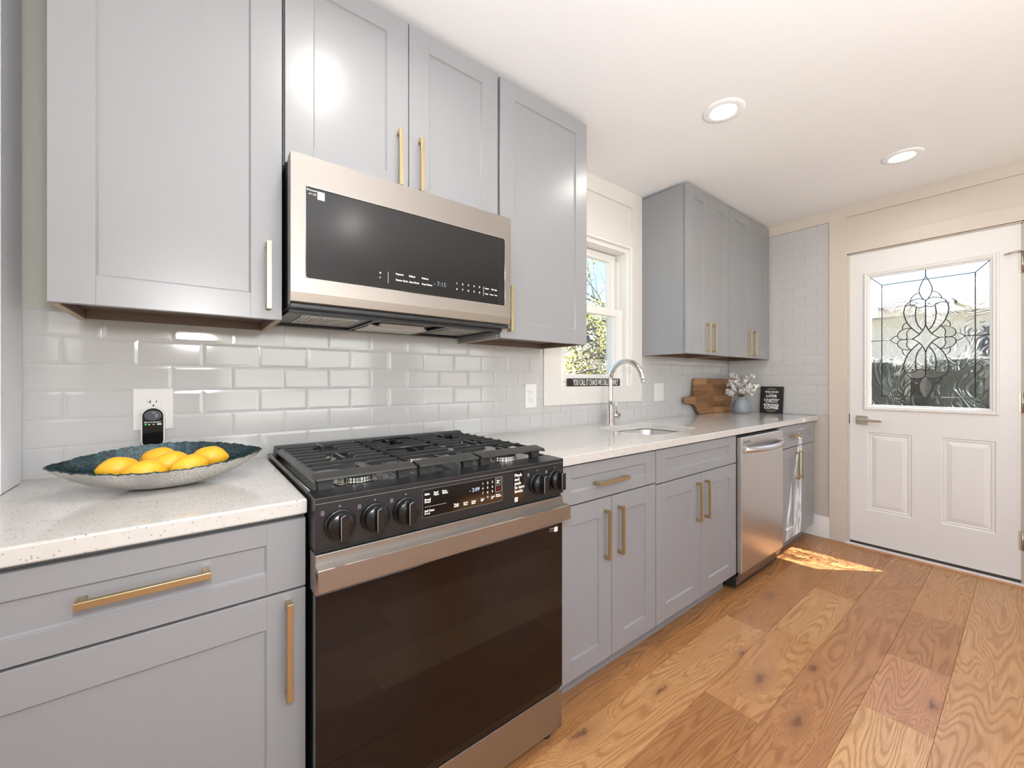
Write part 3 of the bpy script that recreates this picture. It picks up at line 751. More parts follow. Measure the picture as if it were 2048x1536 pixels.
# right worktop with rounded sink cut-out
sx0, sx1, sy0, sy1, sr = 1.755, 2.245, -.530, -.158, .075
def rrect(x0, x1, y0, y1, r, n=8):
    out = []
    for cx_, cy_, a0 in ((x1-r, y1-r, 0), (x0+r, y1-r, 90), (x0+r, y0+r, 180), (x1-r, y0+r, 270)):
        for k in range(n+1):
            a = math.radians(a0+90*k/n); out.append((cx_+r*math.cos(a), cy_+r*math.sin(a)))
    return out
inner = rrect(sx0, sx1, sy0, sy1, sr)
ox0, ox1, oy0_, oy1_ = .972, XW-.002, -.662, -.0005
def outer_for(p):
    cx_, cy_ = (sx0+sx1)/2, (sy0+sy1)/2
    return p
mb = MB()
n8 = 9
def ring_top(z, flip):
    """fill between the hole and the rectangle with fans from the corners"""
    cor = [(ox1, oy1_), (ox0, oy1_), (ox0, oy0_), (ox1, oy0_)]
    vs = [(*p, z) for p in inner]+[(*p, z) for p in cor]; N = len(inner); fs = []
    for q in range(4):
        for k in range(n8-1): fs.append((N+q, q*n8+k, q*n8+k+1))
        nq = (q+1) % 4
        fs.append((N+q, q*n8+n8-1, nq*n8, N+nq))
    mb.add(vs, fs)
ring_top(ZT, 0); ring_top(.8815, 1)
N = len(inner)
mb.add([(*p, ZT) for p in inner]+[(*p, .8815) for p in inner], [(k, (k+1) % N, N+(k+1) % N, N+k) for k in range(N)])
cor = [(ox0, oy0_), (ox1, oy0_), (ox1, oy1_), (ox0, oy1_)]
mb.add([(*p, .8815) for p in cor]+[(*p, ZT) for p in cor], [(k, (k+1) % 4, 4+(k+1) % 4, 4+k) for k in range(4)])
bmesh.ops.remove_doubles(mb.bm, verts=list(mb.bm.verts), dist=1e-5); bmesh.ops.recalc_face_normals(mb.bm, faces=list(mb.bm.faces))
es = [e_ for e_ in mb.bm.edges if all(abs(v.co.z-ZT) < 1e-6 for v in e_.verts) and len(e_.link_faces) == 2 and any(abs(f.normal.z) < .5 for f in e_.link_faces)]
bmesh.ops.bevel(mb.bm, geom=es, offset=.003, segments=2, profile=.5, affect='EDGES')
o = mb.build('countertop', 'quartz'); recenter(o); tag(o, 'long speckled white quartz countertop right of the range, holding the sink', 'countertop')
# sink basin
mb = MB(); zb = .70
def rr(ins, z): return [(*p, z) for p in rrect(sx0-.004+ins, sx1+.004-ins, sy0-.004+ins, sy1+.004-ins, max(.03, sr-ins*.3))]
levels = [(-.012, .8808), (0, .8808), (.003, .872), (.008, zb+.05), (.018, zb+.018), (.045, zb+.003), (.12, zb)]
prev = None
for ins, z in levels:
    r_ = rr(ins, z)
    if prev: mb.add(prev+r_, [(k, (k+1) % N, N+(k+1) % N, N+k) for k in range(N)], smooth=True)
    prev = r_
mb.add(prev, [tuple(range(N))])
bmesh.ops.remove_doubles(mb.bm, verts=list(mb.bm.verts), dist=1e-5); bmesh.ops.recalc_face_normals(mb.bm, faces=list(mb.bm.faces))
sk = thing('sink', 'undermount stainless steel sink set in the countertop below the window', 'sink', (2.0, -.34, .70))
mb.build('basin', 'steel2', sk)
MB().lathe([(.045, .0), (.045, .003), (.03, .003), (.028, -.004), (.001, -.004)], (2.0, -.33, zb+.0005), 'z', 24).build('drain', 'chrome', sk)
# faucet
fx, fy = 2.0, -.085
fc = thing('faucet', 'chrome gooseneck kitchen faucet behind the sink', 'faucet', (fx, fy, ZT))
MB().lathe([(.0275, 0), (.0275, .006), (.024, .008), (.0235, .115), (.021, .117)], (fx, fy, ZT), 'z', 28).build('base', 'chrome', fc)
pts = [(fx, fy, ZT+.11), (fx, fy, 1.06), (fx, fy, 1.13), (fx, fy, 1.185)]
for k in range(1, 13):
    a = PI*k/12*.96; pts.append((fx, fy-.112+.112*math.cos(a), 1.185+.108*math.sin(a)))
pts.append((fx, pts[-1][1]-.006, pts[-1][2]-.022))
MB().tube(pts, .0145, 16).build('spout', 'chrome', fc)
e_ = pts[-1]; MB().tube([(fx, e_[1]+.001, e_[2]+.004), (fx, e_[1]-.001, e_[2]-.008)], .0160, 16).build('aerator', 'chrome', fc)
lv = MB().tube([(fx+.02, fy, ZT+.052), (fx+.075, fy, ZT+.052)], .0195, 20).build('valve', 'chrome', fc)
MB().tube([(fx+.062, fy, ZT+.068), (fx+.050, fy-.006, ZT+.10), (fx+.038, fy-.012, ZT+.135)], [.0045, .004, .0035], 10).build('lever', 'chrome', lv)

# ------------------------------------------------------------------ microwave
mx0, mx1, myf = .214, .977, -.410
mw = thing('microwave', 'stainless steel over-the-range microwave with black glass door', 'microwave', ((mx0+mx1)/2, -.2, 1.37))
MB().box(mx0+.002, mx1-.002, -.365, -.003, 1.385, 1.808, .003).build('body', 'blacksteel', mw)
mb = MB()
# steel door: frame around the glass with a chamfered lower lip
gx0, gx1, gz0, gz1 = .252, .951, 1.466, 1.725
mb.box(mx0+.001, gx0, myf, -.368, 1.425, 1.810); mb.box(gx1, mx1+.003, myf, -.368, 1.425, 1.810)
mb.box(gx0, gx1, myf, -.368, gz1, 1.810); mb.box(gx0, gx1, myf, -.368, 1.425, gz0)
mb.prism([(myf, 1.425), (-.368, 1.425), (-.368, 1.392), (-.395, 1.392), (-.404, 1.400)], 'x', mx0+.001, mx1+.003)
dr = mb.build('door', 'steel', mw)
mb = MB(); pts = [(p[0], p[1]) for p in rrect(gx0-.001, gx1+.001, gz0-.001, gz1+.001, .006, 4)]
mb.prism(pts, 'y', myf+.0015, myf+.010); mb.build('door_glass', 'micglass', dr)
mb = MB(); mb.tube([(p[0], myf-.0002, p[1]) for p in rrect(gx0, gx1, gz0, gz1, .007, 4)]+[(gx1, myf-.0002, gz1-.007)], .0011, 6); mb.build('glass_bead', 'chrome', dr)
MB().box(.918, .950, myf+.0008, myf+.0016, gz0+.001, 1.560).build('door_button', 'black', dr)
yl = myf+.0010; R_, U_ = (1, 0, 0), (0, 0, 1)
items = []
def lab(s_, x, z, sz, **k): items.append((s_, sz, (x, yl, z), R_, U_, dict(depth=.0002, bold=.0003, **k)))
lab('o', .462, 1.513, .010); lab('*', .461, 1.494, .012)
for i, (a, b) in enumerate((('Popcorn', 'Sensor Cook'), ('Reheat', 'Auto Cook'), ('Defrost', 'Keep Warm'))):
    lab(a, .515+.045*i, 1.518, .0075); lab(b, .515+.045*i, 1.499, .0075)
for i, ch in enumerate('12345'): lab(ch, .737+.024*i, 1.520, .009)
for i, ch in enumerate('67890'): lab(ch, .737+.024*i, 1.500, .009)
lab('Cancel', .868-.01, 1.520, .0065); lab('Soft', .888, 1.520, .0065); lab('Light', .905-.003, 1.520, .006); lab('Timer', .866-.007, 1.500, .006); lab('Power', .882, 1.500, .006); lab('Vent', .903, 1.500, .006)
lab('Start', .921-.013+.019, 1.522, .006) if False else None
for n_ in ('o', '*', 'Popcorn', 'Sensor Cook', 'Reheat', 'Auto Cook', 'Defrost', 'Keep Warm'): pass
join_text('program_lettering', [i_ for i_ in items if .50 < i_[2][0] < .70], 'ink', dr); join_text('power_symbol', items[:1], 'ink', dr); join_text('light_symbol', items[1:2], 'ink', dr)
join_text('number_keys', [i_ for i_ in items if .73 < i_[2][0] < .84], 'ink', dr); join_text('function_lettering', [i_ for i_ in items if i_[2][0] > .85], 'ink', dr)
join_text('clock_digits', [('- 7:15', .021, (.648, yl, 1.503), R_, U_, dict(depth=.0002))], 'lcd2', dr)
for xa, za in ((.489, 1.487), (.852, 1.493)): MB().box(xa, xa+.0013, yl-.0003, yl, za, za+.035).build('divider_line', 'inkdim', dr)
# sticker on the glass (code left blank)
MB().box(.283, .302, yl-.0006, yl, 1.694, 1.717).build('white_sticker', 'ink', dr)
join_text('sticker_symbols', [('Connected', .0046, (.2605, yl, 1.7145), R_, U_, dict(depth=.0002, bold=.0002)), ('A+ CE', .0070, (.260, yl, 1.7035), R_, U_, dict(depth=.0002))], 'ink', dr)
MB().lathe([(.0022, 0), (.0022, .0004)], (.2575, yl-.0004, 1.7165), 'y', 12).build('sticker_dot', 'plate', dr)
# underside
mb = MB(); mb.box(mx0+.004, mx1-.004, -.362, -.340, 1.374, 1.386, .002); mb.box(mx0+.004, mx1-.004, -.03, -.006, 1.374, 1.386, .002)
mb.box(mx0+.004, mx0+.022, -.340, -.03, 1.374, 1.386, .002); mb.box(mx1-.022, mx1-.004, -.340, -.03, 1.374, 1.386, .002)
mb.box(.475, .49, -.340, -.03, 1.374, 1.386, .002); mb.box(.735, .75, -.340, -.03, 1.374, 1.386, .002)
mb.build('underside_frame', 'blacksteel', mw)
MB().box(mx0+.002, mx1-.002, -.402, -.364, 1.383, 1.393, .001).build('vent_strip', 'blacksteel', mw)
for a, b in ((.240, .472), (.755, .952)):
    mb = MB(); mb.box(a, b, -.300, -.07, 1.379, 1.384)
    fr = mb.build('filter_frame', 'blacksteel', mw)
    mb = MB(); n_ = 13
    for i in range(n_+1): x = a+.03+(b-a-.06)*i/n_; mb.box(x-.0012, x+.0012, -.27, -.11, 1.376, 1.3788)
    for i in range(9): y_ = -.27+.16*i/8; mb.box(a+.03, b-.03, y_-.0012, y_+.0012, 1.3765, 1.3785)
    mb.build('filter_mesh', 'alu', fr)
MB().box(.497, .728, -.20, -.04, 1.373, 1.382, .002).build('lamp_cover', 'steel2', mw)
MB().box(.53, .70, -.235, -.215, 1.374, 1.384, .001).build('task_light', 'plate', mw)

# ------------------------------------------------------------------ range
rx0, rx1, ryf = .211, .967, -.708
rg = thing('gas_range', 'slide-in gas range with dark control panel and glass oven door', 'stove', ((rx0+rx1)/2, -.36, 0))
mb = MB(); mb.box(rx0+.004, rx1-.004, -.655, -.03, .035, .905); mb.build('body', 'blacksteel', rg)
# cooktop pan with raised rim
mb = MB(); mb.box(rx0+.001, rx1-.001, -.636, -.02, .905, .9175, .002)
mb.box(rx0, rx0+.012, -.640, -.02, .914, .9235, .001); mb.box(rx1-.012, rx1, -.640, -.02, .914, .9235, .001); mb.box(rx0, rx1, -.034, -.02, .914, .9235, .001)
ct = mb.build('cooktop', 'enamel', rg)
MB().tube([(rx0+.004, -.022, .9245), (rx0+.004, -.636, .9245)], .0012, 6).build('rim_bead', 'steel2', ct)
# back vent rail
mb = MB(); mb.prism([(-.100, .922), (-.092, .957), (-.062, .957), (-.04, .922)], 'x', rx0+.012, rx1-.02, .002); mb.build('vent_rail', 'iron', rg)
# control panel
mb = MB()
pz0, pz1 = .810, .9222
mb.prism([(ryf, pz0), (ryf, pz1-.0015), (ryf+.0015, pz1), (-.640, .9235), (-.636, .9235), (-.636, .86), (-.66, pz0)], 'x', rx0, rx1-.0005)
cp = mb.build('control_panel', 'blacksteel', rg)
MB().box(rx0, rx1, ryf-.0006, ryf, .9095, .9105).build('panel_line', 'linegrey', cp)
MB().box(rx0+.002, rx1-.002, ryf+.01, -.62, .800, .811).build('shadow_gap', 'blackmat', rg)
# display
dx0, dx1, dz0, dz1 = .463, .716, .829, .9005
mb = MB(); mb.prism(rrect(dx0, dx1, dz0, dz1, .003, 3), 'y', ryf-.0012, ryf+.001); dp = mb.build('display', 'dispglass', cp)
mb = MB(); mb.tube([(p[0], ryf-.0012, p[1]) for p in rrect(dx0, dx1, dz0, dz1, .003, 3)]+[(dx1, ryf-.0012, dz1-.003)], .0004, 5); mb.build('display_edge', 'linegrey', cp)
items = []; yl = ryf-.0014
def lab(s_, x, z, sz, b=.00025, **k): items.append((s_, sz, (x, yl, z), R_, U_, dict(depth=.0002, bold=b, **k)))
lab('Bake', .468, .886, .0072); lab('Broil\nHi/Lo', .494, .887, .0066, line=.85); lab('Keep\nWarm', .518, .887, .0066, line=.85); lab('Bread\nProof', .468, .872, .0072, line=.85); lab('Self Clean', .468, .843, .0068); lab('(3 sec)', .468, .837, .0055)
for i, r_ in enumerate(('123', '456', '789')):
    for j, ch in enumerate(r_): lab(ch, .6445+.0165*j, .886-.0135*i, .0080)
lab('0', .661, .8455, .0080); lab('Oven\nlight', .640, .8445, .0052, line=.8); lab('Clock\nset', .675, .8445, .0052, line=.8)
lab('Timer\non/off', .553, .845, .0062, line=.85); lab('Cook\nTime', .583, .844, .0062, line=.85); lab('Delay\nStart', .609, .843, .0062, line=.85)
lab('Start\n/set', .6945, .888, .0062, line=.85); lab('Smart\nControl', .692, .8475, .0058, line=.85)
join_text('mode_lettering', [i_ for i_ in items if i_[2][0] < .545], 'ink', dp); join_text('key_lettering', [i_ for i_ in items if i_[2][0] > .545], 'ink', dp)
MB().box(.468, .530, yl-.0002, yl+.0002, .8555, .8562).build('divider_line', 'inkdim', dp)
def frame_rect(x0, x1, z0, z1, w=.0007):
    m_ = MB()
    m_.box(x0, x1, yl-.0002, yl+.0002, z1-w, z1); m_.box(x0, x1, yl-.0002, yl+.0002, z0, z0+w); m_.box(x0, x0+w, yl-.0002, yl+.0002, z0, z1); m_.box(x1-w, x1, yl-.0002, yl+.0002, z0, z1); return m_
frame_rect(.690, .712, .8800, .8975).build('start_key', 'inkdim', dp); frame_rect(.690, .712, .8575, .8760).build('cancel_key', 'inkdim', dp)
join_text('cancel_lettering', [('Off', .0075, (.6955, yl, .864), R_, U_, dict(depth=.0002, bold=.0002))], 'red', dp)
join_text('clock_digits', [('- 2:09', .0145, (.602, yl, .8715), R_, U_, dict(depth=.0002))], 'lcd', dp)
# pinch-and-push notice
MB().box(.758, .795, ryf-.0006, ryf, .8120, .9085).build('notice_strip', 'dispglass', cp)
join_text('notice_lettering', [('Pinch\nand\npush\nto turn\nknobs', .0130, (.7615, ryf-.0008, .8900), R_, U_, dict(depth=.0002, bold=.0004, line=.92))], 'ink', cp)
MB().box(.761, .774, ryf-.0009, ryf-.0004, .8150, .8290).build('white_sticker', 'inkdim', cp)
# knobs
def knob_mesh():
    mb = MB(); c = Vector((0, 0, 0))
    mb.lathe([(.0330, 0), (.0335, -.003), (.0335, -.006), (.0300, -.009)], c, 'y', 40)
    return mb
kroot = None
kx = [.262, .341, .418, .852, .927]
for i, x in enumerate(kx):
    if i == 0:
        kn = bpy.data.objects.new('knob', None); COL.objects.link(kn); kn.parent = cp; kn.location = Vector((x, ryf, .859))-wloc(cp)
        b_ = MB(); 
        b_.lathe([(.0325, 0), (.0335, -.002), (.0335, -.007), (.0310, -.009), (.0300, -.009)], wloc(kn), 'y', 40); b_.build('bezel', 'black', kn)
        b_ = MB(); b_.lathe([(.0288, -.006), (.0288, -.022), (.0270, -.0245), (.0005, -.0245)], wloc(kn), 'y', 40); b_.build('dial', 'black', kn)
        w_ = wloc(kn); b_ = MB()
        b_.prism([(-.0085, -.026), (.0085, -.026), (.0085, .026), (0, .0295), (-.0085, .026)], 'y', -.0440, -.022, .0012)
        bmesh.ops.translate(b_.bm, verts=list(b_.bm.verts), vec=w_); b_.build('grip', 'black', kn)
        join_text('off_mark', [('OFF', .0065, (w_.x-.006, w_.y-.0248, w_.z+.0215), R_, U_, dict(depth=.0001))], 'ink', kn)
        b_ = MB(); b_.tube([(w_.x-.0088, w_.y-.0442, w_.z-.024), (w_.x-.0088, w_.y-.0442, w_.z+.0255), (w_.x-.0003, w_.y-.0442, w_.z+.0292)], .0005, 5); b_.build('grip_edge', 'inkdim', kn)
        proto = kn
    else:
        kn = proto.copy(); COL.objects.link(kn); kn.parent = cp; kn.location = Vector((x, ryf, .859))-wloc(cp)
        for ch in list(proto.children):
            c2 = ch.copy(); COL.objects.link(c2); c2.parent = kn
for x in kx:
    m_ = x-.036; z0 = .898
    MB().tube([(x+.0015*math.cos(a), ryf-.0004, z0+.0015*math.sin(a)) for a in [k*PI/5 for k in range(11)]], .0004, 4).build('off_ring_mark', 'inkdim', cp)
    mb = MB()
    for a, b, c, d in ((m_-.003, m_+.003, .8925, .893), (m_-.003, m_+.003, .884, .8845), (m_-.003, m_-.0025, .884, .893), (m_+.0025, m_+.003, .884, .893)): mb.box(a, b, ryf-.0005, ryf, c, d)
    mb.box(m_-.001, m_+.001, ryf-.0005, ryf, .8875, .8895); mb.build('burner_mark', 'inkdim', cp)
# oven door
mb = MB(); mb.box(rx0, rx1-.001, ryf, -.660, .712, .799, .0015)
mb.prism([(-.700, .7750), (-.7395, .7775), (-.7410, .7765), (-.7410, .7310), (-.7360, .7310), (-.7355, .7680), (-.700, .7680)], 'x', rx0-.001, rx1+.001)
dd = bpy.data.objects.new('oven_door', None); COL.objects.link(dd); dd.parent = rg; dd.location = Vector((rx0, ryf, .45))-wloc(rg)
mb.build('handle', 'steel', dd)
MB().box(rx0+.001, rx1-.004, ryf, -.660, .174, .712, .0015).build('glass', 'glassblk', dd)
MB().box(.926, .941, ryf-.0006, ryf, .688, .704).build('white_sticker', 'ink', dd)
join_text('sticker_lettering', [('Connected', .0050, (.905, ryf-.0004, .7005), R_, U_, dict(depth=.0002)), ('A+ CE (i)', .0055, (.905, ryf-.0004, .693), R_, U_, dict(depth=.0002))], 'inkdim', dd)
MB().box(rx0+.012, rx1-.012, -.695, -.64, .150, .172).build('drawer_gap', 'blackmat', rg)
MB().box(rx0, rx1-.002, -.703, -.655, .036, .163, .002).build('warming_drawer', 'steel', rg)
for x, y_ in ((rx0+.04, -.66), (rx1-.04, -.66), (rx0+.04, -.08), (rx1-.04, -.08)):
    MB().lathe([(.020, .0003), (.020, .008), (.009, .010), (.009, .037)], (x, y_, 0), 'z', 14).build('foot', 'black', rg)
# burners
for x, y_, r_ in ((.338, -.575, .044), (.338, -.225, .034), (.578, -.40, .040), (.805, -.225, .030), (.805, -.585, .048)):
    b0 = MB().lathe([(r_+.012, 0), (r_+.012, .004), (r_+.004, .006)], (x, y_, .9175), 'z', 36).build('burner', 'alu', rg)
    mb = MB(); seg = 72; B = []
    for k in range(seg):
        a = 2*PI*k/seg; q = r_ if k % 2 else r_-.0012; B.append((x+q*math.cos(a), y_+q*math.sin(a)))
    mb.prism(B, 'z', .9235, .9345); mb.build('flame_ring', 'alu', b0)
    MB().lathe([(r_-.002, 0), (r_-.001, .003), (r_-.006, .007), (.001, .008)], (x, y_, .9345), 'z', 36).build('burner_cap', 'iron', b0)
# side vent slots on the cooktop near the burners
for q in (.44, .66):
    mb = MB()
    for k in range(4): mb.box(q+.016*k, q+.006+.016*k, -.60, -.46, .9178, .9186)
    mb.build('pressed_ribs', 'steel2', ct)
# grates: left, centre, right
fy_ = [-.150, -.205, -.260, -.315, -.370, -.425, -.480, -.535]
def grate(x0, x1, side):
    g = bpy.data.objects.new('grate', None); COL.objects.link(g); g.parent = rg; g.location = Vector(((x0+x1)/2, -.38, .92))-wloc(rg)
    mb = MB(); zt = .958; zb_ = .944
    # front bar with sloped face
    mb.prism([(-.604, zt), (-.612, zt), (-.656, zt-.005), (-.657, zt-.011), (-.606, zt-.011)], 'x', x0+.003, x1-.003, .0012)
    mb.build('front_bar', 'iron', g)
    mb = MB()
    if side != 0:
        xs_ = (x0, x0+.018) if side < 0 else (x1-.018, x1)
        inn = xs_[1] if side < 0 else xs_[0]
        out = xs_[0] if side < 0 else xs_[1]
        # sloped side rail
        mb.add([(inn, -.62, zt-.004), (inn, -.12, zt-.004), (out, -.12, zt-.011), (out, -.655, zt-.011), (inn, -.62, zt-.016), (inn, -.12, zt-.016), (out, -.12, zt-.018), (out, -.655, zt-.016)],
               [(0, 1, 2, 3), (4, 7, 6, 5), (0, 3, 7, 4), (1, 5, 6, 2), (3, 2, 6, 7), (0, 4, 5, 1)])
        bmesh.ops.recalc_face_normals(mb.bm, faces=list(mb.bm.faces))
    mb.box(x0+.006, x1-.006, -.108, -.098, zb_, zt-.003, .001)
    c = (x0+x1)/2
    for xx in (c-.004,):
        mb.box(xx, xx+.009, -.61, -.555, zb_, zt-.001, .001); mb.box(xx, xx+.009, -.435, -.345, zb_, zt-.001, .001); mb.box(xx, xx+.009, -.19, -.10, zb_, zt-.001, .001)
    if side == 0:
        for xx in (x0+.012, x1-.020): mb.box(xx, xx+.008, -.56, -.14, zb_-.004, zt-.008, .001)
    mb.build('frame', 'iron', g)
    for i, y_ in enumerate(fy_):
        w = .0027
        full = i in (0, 3, 6) or (side == 0 and i in (4, 7)); gap = .033 if not full else 0
        xa, xb_ = x0+.008, x1-.008
        sl = .010
        segs = [(xa, xb_)] if full else [(xa, c-gap/1.0), (c+gap/1.0, xb_)]
        if side == 0 and not full: segs = [(xa, c-.030), (c+.030, xb_)]
        for k, (a, b) in enumerate(segs):
            aa = a+(sl if a == xa and side < 0 else 0); bb_ = b-(sl if b == xb_ and side > 0 else 0)
            zl = zt-.010
            if full: P_ = [(a, zl), (b, zl), (bb_, zt), (aa, zt)]
            elif k == 0: P_ = [(a, zl), (b-.004, zl), (b+.003, zt-.005), (b-.002, zt), (aa, zt)]
            else: P_ = [(a+.004, zl), (b, zl), (bb_, zt), (a+.002, zt), (a-.003, zt-.005)]
            mb = MB(); mb.prism(P_, 'y', y_-w, y_+w, .0008); mb.build('finger', 'iron', g)
    for xx in (x0+.028, x1-.028):
        for y_ in (-.632, -.115):
            MB().prism([(xx-.017, .918), (xx+.012, .918), (xx+.016, .944), (xx-.020, .944)], 'y', y_-.009, y_+.009, .001).build('grate_foot', 'iron', g)
    return g
grate(.222, .474, -1); gc = grate(.478, .672, 0); grate(.676, .934, 1)
# raised wok ring piece on the centre grate
mb = MB(); mb.tube([(.505, -.19, .955), (.528, -.205, .968), (.600, -.210, .970), (.640, -.212, .969), (.66, -.20, .957)], .0065, 8, flat=.8); mb.build('wok_support', 'iron', gc)
mb = MB(); mb.tube([(.500, -.37, .955), (.54, -.40, .962), (.60, -.40, .962), (.655, -.37, .956)], .0055, 8, flat=.8); mb.build('wok_support', 'iron', gc)

# ------------------------------------------------------------------ dishwasher
wx0, wx1, wy = 2.393, 2.998, -.674
dw = thing('dishwasher', 'stainless steel dishwasher with bowed handle between base cabinets', 'dishwasher', ((wx0+wx1)/2, -.35, 0))
MB().box(wx0+.006, wx1-.006, -.640, -.03, .02, .868).build('body', 'blackmat', dw)
mb = MB(); mb.box(wx0, wx1, wy, -.641, .108, .864, .004); wd = mb.build('door', 'steel2', dw)
MB().prism([(-.672, .106), (-.655, .106), (-.615, .02), (-.635, .02)], 'x', wx0+.008, wx1-.008, .001).build('kick_plate', 'steel', dw)
pts = []
for k in range(17):
    u = k/16; pts.append((wx0+.03+(wx1-wx0-.06)*u, wy-.004-.052*math.sin(PI*u)**.6, .792))
mb = MB()
for a, b in zip(pts, pts[1:]):
    pass
prev = None; B = bmesh.new(); rings = []
for (x, y_, z) in pts:
    rings.append([B.verts.new(p) for p in ((x, y_-.006, z-.014), (x, y_-.008, z), (x, y_-.004, z+.014), (x, y_+.003, z+.017), (x, y_+.005, z), (x, y_+.003, z-.016))])
for a, b in zip(rings, rings[1:]):
    for k in range(6):
        f = B.faces.new([a[k], a[(k+1) % 6], b[(k+1) % 6], b[k]]); f.smooth = True
B.faces.new(rings[0]); B.faces.new(list(reversed(rings[-1]))); bmesh.ops.recalc_face_normals(B, faces=list(B.faces))
mb.merge(B); mb.box(wx0+.022, wx0+.045, wy-.012, wy+.001, .772, .812, .003); mb.box(wx1-.045, wx1-.022, wy-.012, wy+.001, .772, .812, .003)
mb.build('handle', 'steel2', wd)
MB().box(wx0+.02, wx0+.115, wy-.0006, wy+.0005, .838, .8415).box(wx0+.02, wx0+.115, wy-.0006, wy+.0005, .830, .8335).build('vent_slots', 'slot', wd)

# ------------------------------------------------------------------ wall plates and detector
def outlet(name, label, cat, x0, x1, z0, z1, kind, plane='y'):
    cx_, cz_ = (x0+x1)/2, (z0+z1)/2
    r = thing(name, label, cat, (cx_, 0, z0))
    mb = MB(); mb.box(x0, x1, -.006, .0035, z0, z1, .0025, 2); mb.build('cover_plate', 'plate', r)
    iw = .017
    mb = MB(); mb.box(cx_-iw, cx_+iw, -.0085, -.005, cz_-.034, cz_+.034, .001); ins = mb.build('receptacle' if kind != 'switch' else 'rocker', 'plate', r)
    mb = MB()
    for dz in ((.019, -.019) if kind == 'outlet' else ()):
        mb.box(cx_-.0085, cx_-.006, -.0088, -.0083, cz_+dz-.001, cz_+dz+.008); mb.box(cx_+.006, cx_+.0082, -.0088, -.0083, cz_+dz, cz_+dz+.007)
        mb.box(cx_-.013, cx_-.0085, -.0088, -.0083, cz_+dz+.0025, cz_+dz+.0045) if name == 'power_outlet' and x0 < 0 else None
        mb.lathe([(.0026, -.0088), (.0026, -.0083)], (cx_, 0, cz_+dz-.008), 'y', 12)
    if kind == 'outlet': mb.build('slots', 'slot', ins)
    else: mb.bm.free()
    for zz in (z1-.014, z0+.014): MB().lathe([(.003, -.0072), (.003, -.0055)], (cx_, 0, zz), 'y', 12).build('screw', 'plate', r)
    return r
outlet('power_outlet', 'white jumbo wall outlet behind the gas detector, above the fruit bowl', 'outlet', -.137, -.043, 1.029, 1.155, 'outlet')
outlet('power_outlet', 'white wall outlet on the tile just left of the window surround', 'outlet', 1.395, 1.474, 1.034, 1.162, 'outlet')
outlet('light_switch', 'white switch plate on the tile between faucet and cutting board', 'switch', 2.597, 2.711, 1.033, 1.162, 'switch')
gd = thing('gas_detector', 'oval black-faced gas and CO detector plugged into the wall outlet', 'gas detector', (-.0895, -.02, .978))
def pill(w, z0, z1, n=16):
    r = w/2; out = []
    for k in range(n+1): a = PI*k/n; out.append((-.0895+r*math.cos(a), z1-r+r*math.sin(a)))
    for k in range(n+1): a = PI+PI*k/n; out.append((-.0895+r*math.cos(a), z0+r+r*math.sin(a)))
    return out
MB().prism(pill(.0540, .9725, 1.0995), 'y', -.036, -.0090, .003).build('housing', 'plate', gd)
MB().prism(pill(.0475, .9760, 1.0960), 'y', -.0372, -.0355).build('front_glass', 'dispglass', gd)
mb = MB(); B = []
for k in range(32): a = 2*PI*k/32; B.append((-.0895+.0200*math.cos(a), 1.0745+.0150*math.sin(a)))
mb.prism(B, 'y', -.0375, -.0370); mb.build('lcd', 'lcdgrey', gd)
yl = -.0376
join_text('digits', [('0', .014, (-.0850, yl, 1.0690), R_, U_, dict(depth=.0001)), ('681', .0065, (-.0920, yl, 1.0805), R_, U_, dict(depth=.0001))], 'lcd2', gd)
join_text('lettering', [('Gas & Co Detector', .0052, (-.1095, yl, 1.0530), R_, U_, dict(depth=.0001, bold=.00015, sx=.93))], 'ink', gd)
MB().lathe([(.0025, yl), (.0025, yl+.0003)], (-.1060, 0, 1.0480), 'y', 12).build('green_indicator', 'green', gd)
MB().box(-.100, -.096, yl, yl+.0003, 1.0465, 1.0490).box(-.090, -.086, yl, yl+.0003, 1.0465, 1.0490).box(-.080, -.070, yl, yl+.0003, 1.0460, 1.0500).build('icons', 'ink', gd)
mb = MB()
for k in range(16): mb.box(-.0630, -.0622, -.030, -.014, 1.010+.0036*k, 1.0116+.0036*k)
mb.build('side_vents', 'slot', gd)

# ------------------------------------------------------------------ fruit bowl
BX, BY, BL = -.049, -.312, .207
bw = thing('fruit_bowl', 'boat-shaped decorative bowl, crackled silver outside and dark glitter inside', 'bowl', (BX, BY, ZT))
def bowl_surface(shell, nx=96, ny=28):
    vs = []; fs = []
    for i in range(nx+1):
        t_ = -1+2*i/nx; at_ = abs(t_)
        w = .108*(max(0, 1-at_**2.1))**.72+.0035
        zb_ = ZT+.0015+.066*at_**2.3
        for j in range(ny+1):
            s_ = -1+2*j/ny
            wob = .0009*math.sin(t_*33+s_*2)+.0007*math.sin(t_*71+1)+.0006*math.sin(t_*137)
            zr = .9855+(.022 if s_ > 0 else -.018)*(1-at_**2)*1.0+wob*min(1, abs(s_)**4*1.2)
            y_ = BY+w*s_*(1.0 if s_ > 0 else 1.0); z = zb_+(zr-zb_)*abs(s_)**3.6
            x = BX+BL*t_+.0015*math.sin(s_*9)*at_**4
            if shell == 'in':
                z += .0025*(1-abs(s_)**6); y_ -= .0030*s_
            vs.append((x, y_, z))
    for i in range(nx):
        for j in range(ny):
            a = i*(ny+1)+j; fs.append((a, a+1, a+ny+2, a+ny+1))
    return vs, fs
mb = MB(); mb.add(*bowl_surface('out'), smooth=True); ob = mb.build('shell', 'bowlout', bw)
mb = MB(); mb.add(*bowl_surface('in'), smooth=True); ib = mb.build('lining', 'bowlin', bw)
mb = MB(); v1, _ = bowl_surface('out'); ny = 28
for j in (0, ny):
    mb.tube([v1[i*(ny+1)+j] for i in range(97)], [.0014+.0005*math.sin(i*1.7) for i in range(97)], 6)
